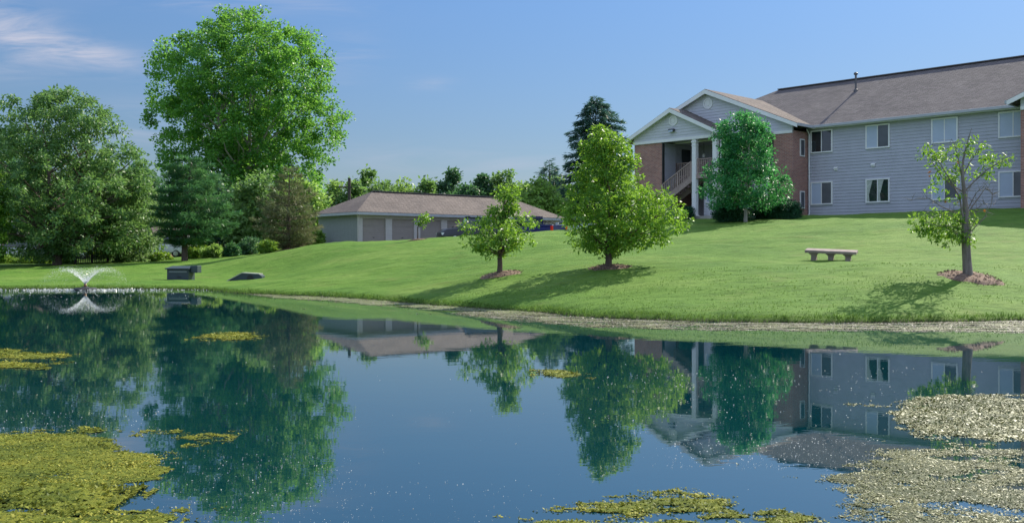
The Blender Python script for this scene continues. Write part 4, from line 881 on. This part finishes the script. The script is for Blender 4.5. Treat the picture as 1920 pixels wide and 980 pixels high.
def car(name, label, cat, px, d, rz, col, kind='sedan', group=None, z=None):
    x, y = at(px, d); r = thing(name, label, cat, (x, y, (gz(x, y) if z is None else z) + .02), rz, group)
    if kind == 'sedan':
        st = [(-2.25, .72, .66, .3, .66), (-2.1, .86, .8, .22, .93), (-1.4, .9, .82, .2, 1.0), (.9, .9, .82, .2, .98), (1.6, .89, .78, .2, .88), (2.1, .82, .7, .22, .74), (2.25, .66, .6, .3, .6)]
        cab = [(-1.75, .74, .70, .9, .98), (-.95, .78, .60, .9, 1.42), (.25, .78, .60, .9, 1.44), (1.15, .76, .7, .88, .97)]; roof = [(-.9, .61, .57, 1.36, 1.45), (.22, .61, .57, 1.38, 1.47)]
    elif kind == 'suv':
        st = [(-2.25, .78, .74, .35, .9), (-2.1, .9, .86, .3, 1.08), (1.0, .92, .86, .28, 1.08), (1.9, .9, .8, .3, .98), (2.25, .74, .66, .38, .72)]
        cab = [(-2.12, .8, .76, 1.0, 1.1), (-1.85, .82, .68, 1.0, 1.66), (.35, .82, .68, 1.0, 1.68), (1.2, .8, .74, 1.0, 1.08)]; roof = [(-1.86, .69, .65, 1.6, 1.7), (.34, .69, .65, 1.62, 1.72)]
    if kind in ('sedan', 'suv'):
        bevel(obj('body', loft(st), col, r, True), .03); obj('windows', loft(cab), M_carglass, r); bevel(obj('roof_panel', loft(roof), col, r), .02)
        for sy in (-1, 1):
            obj('headlight', MB().box((2.0, sy * .5, .58), (2.24, sy * .78, .72)), M_lampw, r); obj('tail_light', MB().box((-2.24, sy * .5, .68), (-2.05, sy * .82, .86)), M_red, r)
            obj('mirror', MB().box((.75, sy * .84, .96), (.93, sy * 1.04, 1.1)), col, r)
        wheels(r, (-1.4, 1.4), .9)
    else:   # pickup
        st = [(-2.6, .9, .9, .45, 1.12), (-.6, .92, .9, .4, 1.14), (1.2, .92, .88, .4, 1.14), (2.2, .9, .84, .42, 1.08), (2.65, .8, .76, .5, .95)]
        bevel(obj('body', loft(st), col, r), .03)
        cab = [(-.75, .82, .78, 1.1, 1.2), (-.65, .82, .7, 1.1, 1.78), (.75, .82, .7, 1.1, 1.8), (1.45, .8, .76, 1.1, 1.18)]; obj('windows', loft(cab), M_carglass, r)
        bevel(obj('roof_panel', loft([(-.72, .72, .68, 1.70, 1.82), (.72, .72, .68, 1.72, 1.84)]), col, r), .02)
        for sx in (-.7, .68):
            for sy in (-1, 1): obj('pillar', MB().bar((sx, sy * .8, 1.12), (sx * .98, sy * .7, 1.75), .08, .08), col, r)
        obj('bed', MB().box((-2.5, -.75, 1.125), (-.85, .75, 1.16)), M_black, r)
        for sy in (-1, 1): obj('bed_rail', MB().box((-2.6, sy * .78, 1.13), (-.8, sy * .9, 1.24)), col, r); obj('tail_light', MB().box((-2.66, sy * .74, .78), (-2.55, sy * .92, 1.16)), M_red, r); obj('headlight', MB().box((2.5, sy * .5, .75), (2.68, sy * .76, .92)), M_lampw, r)
        obj('tailgate', MB().box((-2.63, -.72, .66), (-2.6, .72, 1.16)), col, r); obj('bumper', MB().box((-2.8, -.86, .42), (-2.62, .86, .6)), M_rim, r); wheels(r, (-1.7, 1.7), .92, .38)
        lad = MB()
        for sy in (-.5, .1): lad.tube([(-1.0, sy, 1.2), (-1.1, sy, 1.45), (-1.6, sy, 1.5), (-1.9, sy, 1.3)], .025, 6)
        obj('rack', lad, M_black, r)
    return r
car('parked_car', 'black car with sloping windscreen parked before the garage doors', 'car', 886, 62.5, R(198), carpaint('black_car_paint', (.012, .014, .02)), 'suv', z=2.05)
car('pickup_truck', 'dark blue pickup truck with tailgate towards the pond behind the young tree', 'pickup truck', 990, 66, R(142), carpaint('blue_truck_paint', (.012, .018, .13)), 'pickup', z=2.12)
car('parked_car', 'pale silver car at the end of the garage row behind the linden', 'car', 1073, 69, R(160), carpaint('silver_car_paint', (.45, .5, .55)), 'sedan', z=2.55)
car('parked_car', 'silver car glimpsed behind bright shrubs at the far left', 'car', 33, 74, R(185), carpaint('silver_car_paint_b', (.5, .5, .52)), 'sedan')
car('parked_car', 'dark green car glimpsed right of the ash trunk', 'car', 128, 74, R(183), carpaint('teal_car_paint', (.03, .06, .06)), 'suv')
car('parked_car', 'white car glimpsed left of the white pine trunk', 'car', 306, 76, R(176), carpaint('white_car_paint', (.6, .6, .62)), 'suv')

# ------------------------------------------------------------------ low brick buildings behind the trees on the left
def far_building(px, d, w, h, rz, label, roofc):
    x, y = at(px, d); g = thing('brick_building', label, 'building', (x, y, gz(x, y) - .1), rz)
    obj('wall', MB().box((-w / 2, 0, -.3), (w / 2, 6, h)), M_brick2, g)
    e = .5; obj('roof', MB().slab([(-w / 2 - e, -e, h), (w / 2 + e, -e, h), (w / 2 - 2, 3, h + 1.1), (-w / 2 + 2, 3, h + 1.1)], .12).slab([(w / 2 + e, 6 + e, h), (-w / 2 - e, 6 + e, h), (-w / 2 + 2, 3, h + 1.1), (w / 2 - 2, 3, h + 1.1)], .12).slab([(-w / 2 - e, 6 + e, h), (-w / 2 - e, -e, h), (-w / 2 + 2, 3, h + 1.1)], .12).slab([(w / 2 + e, -e, h), (w / 2 + e, 6 + e, h), (w / 2 - 2, 3, h + 1.1)], .12), roofc, g)
    n = int(w / 2.4)
    for i in range(n):
        a = -w / 2 + (i + .5) * w / n
        if i % 3 == 1:
            obj('door', MB().box((a - .45, -.05, 0), (a + .45, -.002, 2.0)), paint('dark_door', (.08, .05, .04)), g)
        else: window(g, a - .55, a + .55, .9, 1.9, front(0), 'blind', 'dark')
far_building(55, 86, 9, 2.3, R(4), 'low brown brick building behind the ash at the far left', M_roofg)
far_building(215, 88, 9, 2.1, R(-5), 'low red brick building behind the picket fence', M_roofg)
far_building(318, 92, 5, 1.9, R(3), 'small brick building glimpsed beside the white pine', M_roofg)

# picket fence
def picket():
    x0, y0 = at(143, 63); x1, y1 = at(203, 65.5); L_ = math.hypot(x1 - x0, y1 - y0)
    f = thing('picket_fence', 'short dark picket fence on the lawn right of the ash trunk', 'fence', (x0, y0, gz((x0 + x1) / 2, (y0 + y1) / 2) - .02), math.atan2(y1 - y0, x1 - x0))
    p = MB(); k = .0
    while k < L_:
        p.box((k, -.012, .04), (k + .06, .012, .55)); p.slab([(k, -.012, .55), (k + .03, -.012, .6), (k + .06, -.012, .55)], (0, .024, 0)); k += .15
    Mf = paint('dark_fence_wood', (.06, .055, .05), .8, .3); obj('pickets', p, Mf, f)
    for z in (.15, .42): obj('rail', MB().box((0, .014, z), (L_, .04, z + .06)), Mf, f)
    for k in (0, L_ / 2, L_): obj('post', MB().box((k - .05, .042, -.2), (k + .05, .13, .62)), Mf, f)
picket()
# utility poles
def pole(px, top, d, label, arm):
    x, y = at(px, d); z = gz(x, y); h = HC - (top - YH) * d / F - z; Mw = paint('pole_wood', (.06, .05, .045), .9, .25)
    g = thing('utility_pole', label, 'pole', (x, y, z)); obj('shaft', MB().tube([(0, 0, -.4), (0, 0, h)], [.2, .15], 10), Mw, g)
    if arm:
        obj('crossarm', MB().box((-1.1, -.06, h - 1.0), (.35, .06, h - .86)), Mw, g)
        for sx in (-1.0, -.5): obj('insulator', MB().lathe([(.05, 0), (.08, .08), (.03, .2)], (sx, 0, h - .86), 8), M_gutter, g)
pole(655, 334, 98, 'utility pole with short crossarm behind the garage roof', True); pole(280, 356, 80, 'slim grey pole between the ash and the white pine', False)

# ------------------------------------------------------------------ shoreline grass
def shore_grass():
    seg = SH; C = []
    n = len(seg); lens = np.linalg.norm(np.roll(seg, -1, 0) - seg, axis=1)
    for i in range(n):
        a, b = seg[i], seg[(i + 1) % n]
        if a[1] < 15 or abs(a[0]) > 30: continue
        m = int(lens[i] * 420); t = rng.random((m, 1)); p = a + (b - a) * t; nrm = np.array([b[1] - a[1], a[0] - b[0]]); nrm = nrm / (np.linalg.norm(nrm) + 1e-9)
        p = p + nrm * (rng.random((m, 1)) ** 1.6 * .55 - .04) * 1.0; p2 = p
        C.append(p2)
    C = np.concatenate(C); ins = inside(C[:, 0], C[:, 1], SH)
    # flip to the land side where the normal pointed at the water
    dd = pdist(C[:, 0], C[:, 1], SH); C = C[~(ins & (dd > .05))]
    z = np.maximum(ground_z(C[:, 0], C[:, 1]), 0) - .01; C = np.column_stack([C, z]); m = len(C)
    k = fbm(C[:, 0] * 1.3, C[:, 1] * 1.3, 3); s = (.05 + .09 * rng.random(m)) * (.4 + 1.3 * k)
    D = rng.normal(size=(m, 3)) * .38 + np.array([0, -.25, 1]); Mg = leafmat('grass_blade', (.05, .12, .02), (.10, .20, .035), (.2, .3, .08), (.2, .35, .05), .35, .6, .2)
    tag(obj('shore_grass', leaf_mesh('blades', C, D, unit(m), s, .018, rng.random(m), 0), Mg), 'ragged longer grass along the water edge', 'grass', kind='stuff')
    # low tufts over the near slope, for a broken lawn surface
    n = 26000; X = rng.uniform(-8, 16, n); Y = 19 + rng.random(n) ** 2 * 9; ok = ~inside(X, Y, SH) & (fbm(X * .9 + 40, Y * 1.6, 4) > .47); X, Y = X[ok], Y[ok]; n = len(X)
    C = np.column_stack([X, Y, ground_z(X, Y) - .006]); s = .03 + .03 * rng.random(n); D = rng.normal(size=(n, 3)) * .6 + np.array([0, 0, 1])
    tag(obj('lawn_tufts', leaf_mesh('tufts', C, D, unit(n), s, .02, rng.random(n), 0), Mg), 'uneven tufts of grass on the slope above the pond', 'grass', kind='stuff')
shore_grass()

# ------------------------------------------------------------------ algae on the water
def algaemat(name, c0, c1, c2, rough=.5, spec=.4, bump=.8, sc=14):
    m, N, L, b = newmat(name); v = coords(N, L, (1, 1.5, 1)); f = noise(N, L, v, sc, 8, .75); g = noise(N, L, v, 1.5, 6, .65)
    c = ramp(N, L, f, [(.32, c0), (.5, c1), (.70, c2)]); c = mixc(N, L, .9, c, ramp(N, L, g, [(.36, (.30, .42, .30)), (.48, (.85, .9, .8)), (.56, (1, 1, 1)), (.68, (1.3, 1.1, .95))]), 'MULTIPLY')
    L.new(c, b.inputs['Base Color']); b.inputs['Roughness'].default_value = rough; b.inputs['Specular IOR Level'].default_value = spec
    addbump(N, L, b, noise(N, L, v, 46, 5, .85), bump, .03); return m
MA_y = algaemat('yellow_green_algae', (.06, .09, .01), (.16, .19, .02), (.33, .33, .045), .75, .15)
MA_s = algaemat('olive_algae', (.035, .06, .015), (.085, .105, .03), (.17, .17, .065), .6, .3, 1.0, 20)
MA_t = algaemat('tan_scum', (.08, .14, .025), (.16, .19, .06), (.26, .24, .13), .6, .3)
def fleckmat(name, c0, c1, c2, rough, spec):
    return leafmat(name, c0, c1, c2, c1, .12, rough, spec)
MF_y = fleckmat('yellow_algae_fleck', (.07, .10, .01), (.20, .22, .025), (.36, .34, .05), .6, .2)
MF_s = fleckmat('glinting_algae_fleck', (.075, .10, .025), (.165, .18, .055), (.31, .31, .14), .52, .42)
MF_t = fleckmat('pink_scum_fleck', (.13, .13, .06), (.27, .25, .17), (.44, .39, .35), .5, .4)
def algae(name, poly_px, mat_, label, cell, thr, hgt, freq=2.2, edge=.35, kind='stuff', cat='algae', aniso=1.6, seed=0, hf=11, fleck=None, dens=1500, fs=.03, fthr=-.08, tilt=.35, maxf=60000):
    poly = smooth_poly(np.array([W(*p) for p in poly_px], float), 5); x0, y0 = poly.min(0) - .2; x1, y1 = poly.max(0) + .2
    def field(X, Y):
        ins = inside(X, Y, poly); dd = pdist(X, Y, poly); sdv = np.where(ins, dd, -dd * 3)
        nz = fbm(X * freq + seed * 7.7, Y * freq * aniso + seed * 3.1, 6); det = fbm(X * hf * 1.0 + seed, Y * hf * aniso, 4)
        f = nz + np.clip(sdv / edge, -1.2, 1) * .25 + (det - .5) * .42 - thr
        return np.where(inside(X, Y, SH) | (pdist(X, Y, SH) < .12), f, -1)
    xs = np.arange(x0, x1, cell); ys = np.arange(y0, y1, cell); X, Y = np.meshgrid(xs, ys)
    jx = (rng.random(X.shape) - .5) * cell * .7; jy = (rng.random(X.shape) - .5) * cell * .7; X = X + jx; Y = Y + jy
    f = field(X, Y)
    H = hgt * np.clip(f * 6, -.3, 1) * (.25 + 1.5 * fbm(X * 22 + seed, Y * 30, 4)) + .0015
    q = f > -.012; k = q[:-1, :-1] & q[1:, :-1] & q[:-1, 1:] & q[1:, 1:]; k = k.ravel(); n = len(xs); i = np.arange(k.size); r = i // (n - 1); c = i % (n - 1); q0 = (r * n + c)[k]
    if not len(q0): return
    V = np.stack([X.ravel(), Y.ravel(), H.ravel()], 1); Q = np.stack([q0, q0 + 1, q0 + n + 1, q0 + n], 1)
    used = np.unique(Q); rm = np.full(len(V), -1); rm[used] = np.arange(len(used)); o = tag(obj(name, np_mesh(name, V[used], rm[Q]), mat_), label, cat, kind=kind)
    if fleck is not None:
        m = min(maxf * 2, int((x1 - x0) * (y1 - y0) * dens)); X = rng.uniform(x0, x1, m); Y = rng.uniform(y0, y1, m); f = field(X, Y); pr = np.clip((f - fthr) / .16, 0, 1)
        ok = rng.random(m) < pr; X, Y, f = X[ok], Y[ok], f[ok]; m = len(X); z = .003 + np.clip(f * 6, 0, 1) * hgt * .7
        D = unit(m); D[:, 2] *= tilt; s = fs * (.4 + 1.2 * rng.random(m) ** 2)
        tn = np.clip(fbm(X * 3, Y * 4, 4) * 1.5 - .25 + (rng.random(m) - .5) * .6, 0, 1)
        fo = obj(name + '_flecks', leaf_mesh('flecks', np.column_stack([X, Y, z]), D, unit(m) * tilt + np.array([0, 0, 1]), s * 1.3, s * .8, tn), fleck, o if kind is None else None)
        if kind: tag(fo, 'loose flecks of ' + label, cat, kind=kind)
        else: fo['kind'] = 'stuff'
    return o
algae('algae_mat', [(-60, 820), (0, 820), (150, 815), (198, 826), (240, 850), (285, 876), (270, 898), (188, 916), (150, 938), (90, 932), (0, 935), (-80, 940)], MA_y, 'large yellow green algae mat at the lower left', .011, .39, .008, seed=1, fleck=MF_y, dens=11000, fs=.013, tilt=.32, maxf=90000)
algae('algae_mat', [(38, 944), (80, 930), (150, 924), (182, 934), (150, 946), (70, 952)], MA_y, 'small bright yellow algae mat below the large left one', .01, .27, .02, seed=2, fleck=MF_y, dens=9000, fs=.018, tilt=.5)
algae('algae_mat', [(-80, 950), (60, 952), (230, 958), (300, 972), (520, 974), (560, 990), (500, 1010), (-80, 1010)], MA_y, 'thin broken algae along the bottom left edge', .012, .50, .01, seed=3, fleck=MF_y, dens=6000, fs=.015, tilt=.5)
algae('algae_mat', [(1690, 782), (1735, 748), (1830, 744), (1930, 750), (2050, 755), (2050, 830), (1910, 826), (1830, 818), (1750, 806)], MA_s, 'glinting grey green algae mat at the right, upper part', .014, .50, .007, seed=4, hf=16, fleck=MF_s, dens=9000, fs=.019, fthr=-.15, tilt=.24, maxf=90000)
algae('algae_mat', [(1585, 872), (1660, 847), (1740, 846), (1800, 828), (1920, 836), (2080, 840), (2080, 1020), (1560, 1020), (1600, 960), (1545, 925), (1560, 895), (1640, 880)], MA_s, 'broken glinting algae mat at the lower right corner', .012, .66, .006, freq=2.9, seed=5, fleck=MF_s, dens=11000, fs=.012, fthr=-.15, tilt=.24, maxf=120000)
algae('algae_mat', [(930, 966), (1050, 955), (1110, 935), (1230, 910), (1340, 916), (1420, 945), (1520, 970), (1560, 1020), (900, 1020)], MA_y, 'sparse olive algae flecks at the bottom centre', .01, .72, .009, freq=3.0, aniso=2.4, seed=6, fleck=MF_y, dens=9000, fs=.014, fthr=-.10, tilt=.5)
algae('shore_scum', [(470, 551), (640, 557), (780, 567), (900, 576), (1000, 582), (1000, 590), (900, 586), (780, 578), (640, 568), (520, 558)], MA_t, 'tan scum floating along the far bank', .06, .55, .006, freq=1.2, seed=7, edge=.5, aniso=1.8, hf=5, fleck=MF_t, dens=500, fs=.03, tilt=.12, fthr=-.05)
algae('shore_scum', [(860, 584), (1000, 585), (1100, 593), (1300, 602), (1500, 604), (1700, 604), (1920, 600), (2100, 596), (2100, 620), (1920, 624), (1700, 622), (1500, 621), (1300, 619), (1100, 613), (960, 602), (860, 592)], MA_t, 'pale glinting scum along the near right bank', .035, .70, .006, freq=1.5, seed=8, edge=.4, aniso=4.5, hf=6, fleck=MF_t, dens=3600, fs=.022, fthr=-.13, tilt=.16, maxf=120000)
for i, (x0, x1, yc, hh, wh) in enumerate(((395, 480, 630, 6, 'in the dark reflection left of centre'), (2, 106, 667, 5, 'wider one of two at the left edge'), (-20, 86, 685, 4, 'lower of two at the left edge'), (-10, 36, 659, 3, 'smallest and uppermost at the left edge'), (1024, 1082, 702, 5, 'between the two lawn tree reflections'), (158, 188, 807, 3, 'tiny and pale above the large left algae mat'))):
    xm = (x0 + x1) / 2; algae('algae_patch', [(x0, yc), (xm - (x1 - x0) * .2, yc - hh), (xm + (x1 - x0) * .2, yc - hh * .9), (x1, yc), (xm + (x1 - x0) * .2, yc + hh), (xm - (x1 - x0) * .25, yc + hh * .9)], MA_y, 'floating algae patch ' + wh, .02, .28, .008, kind=None, cat='algae patch', seed=20 + i, edge=.15, fleck=MF_y, dens=3500, fs=.025)
# specks of fluff floating on the pond
def specks():
    pts = []
    for (x0, x1, y0, y1, n) in ((280, 660, 850, 985, 600), (0, 300, 770, 820, 260), (1180, 1750, 690, 880, 420), (1100, 1400, 700, 800, 150), (1250, 1640, 820, 880, 600), (0, 1920, 660, 980, 160), (0, 420, 546, 562, 120), (640, 1000, 900, 980, 120)):
        px = rng.uniform(x0, x1, n); py = rng.uniform(y0, y1, n); d = F * HC / (py - YH); pts.append(np.column_stack([(px - 960) * d / F, d, np.full(n, .004)]))
    C = np.concatenate(pts); n = len(C); s = (.5 + rng.random(n) ** 2 * 1.2) * .0011 * C[:, 1]
    D = unit(n); D[:, 2] *= .3; tag(obj('floating_fluff', leaf_mesh('fluff', C, D, unit(n) * .4 + np.array([0, 0, 1]), s, s * .8, rng.random(n)), leafmat('seed_fluff', (.45, .5, .48), (.6, .65, .62), (.8, .82, .8), (.8, .8, .8), .3)), 'tiny pale seed fluff drifting on the pond', 'fluff', kind='stuff')
specks()
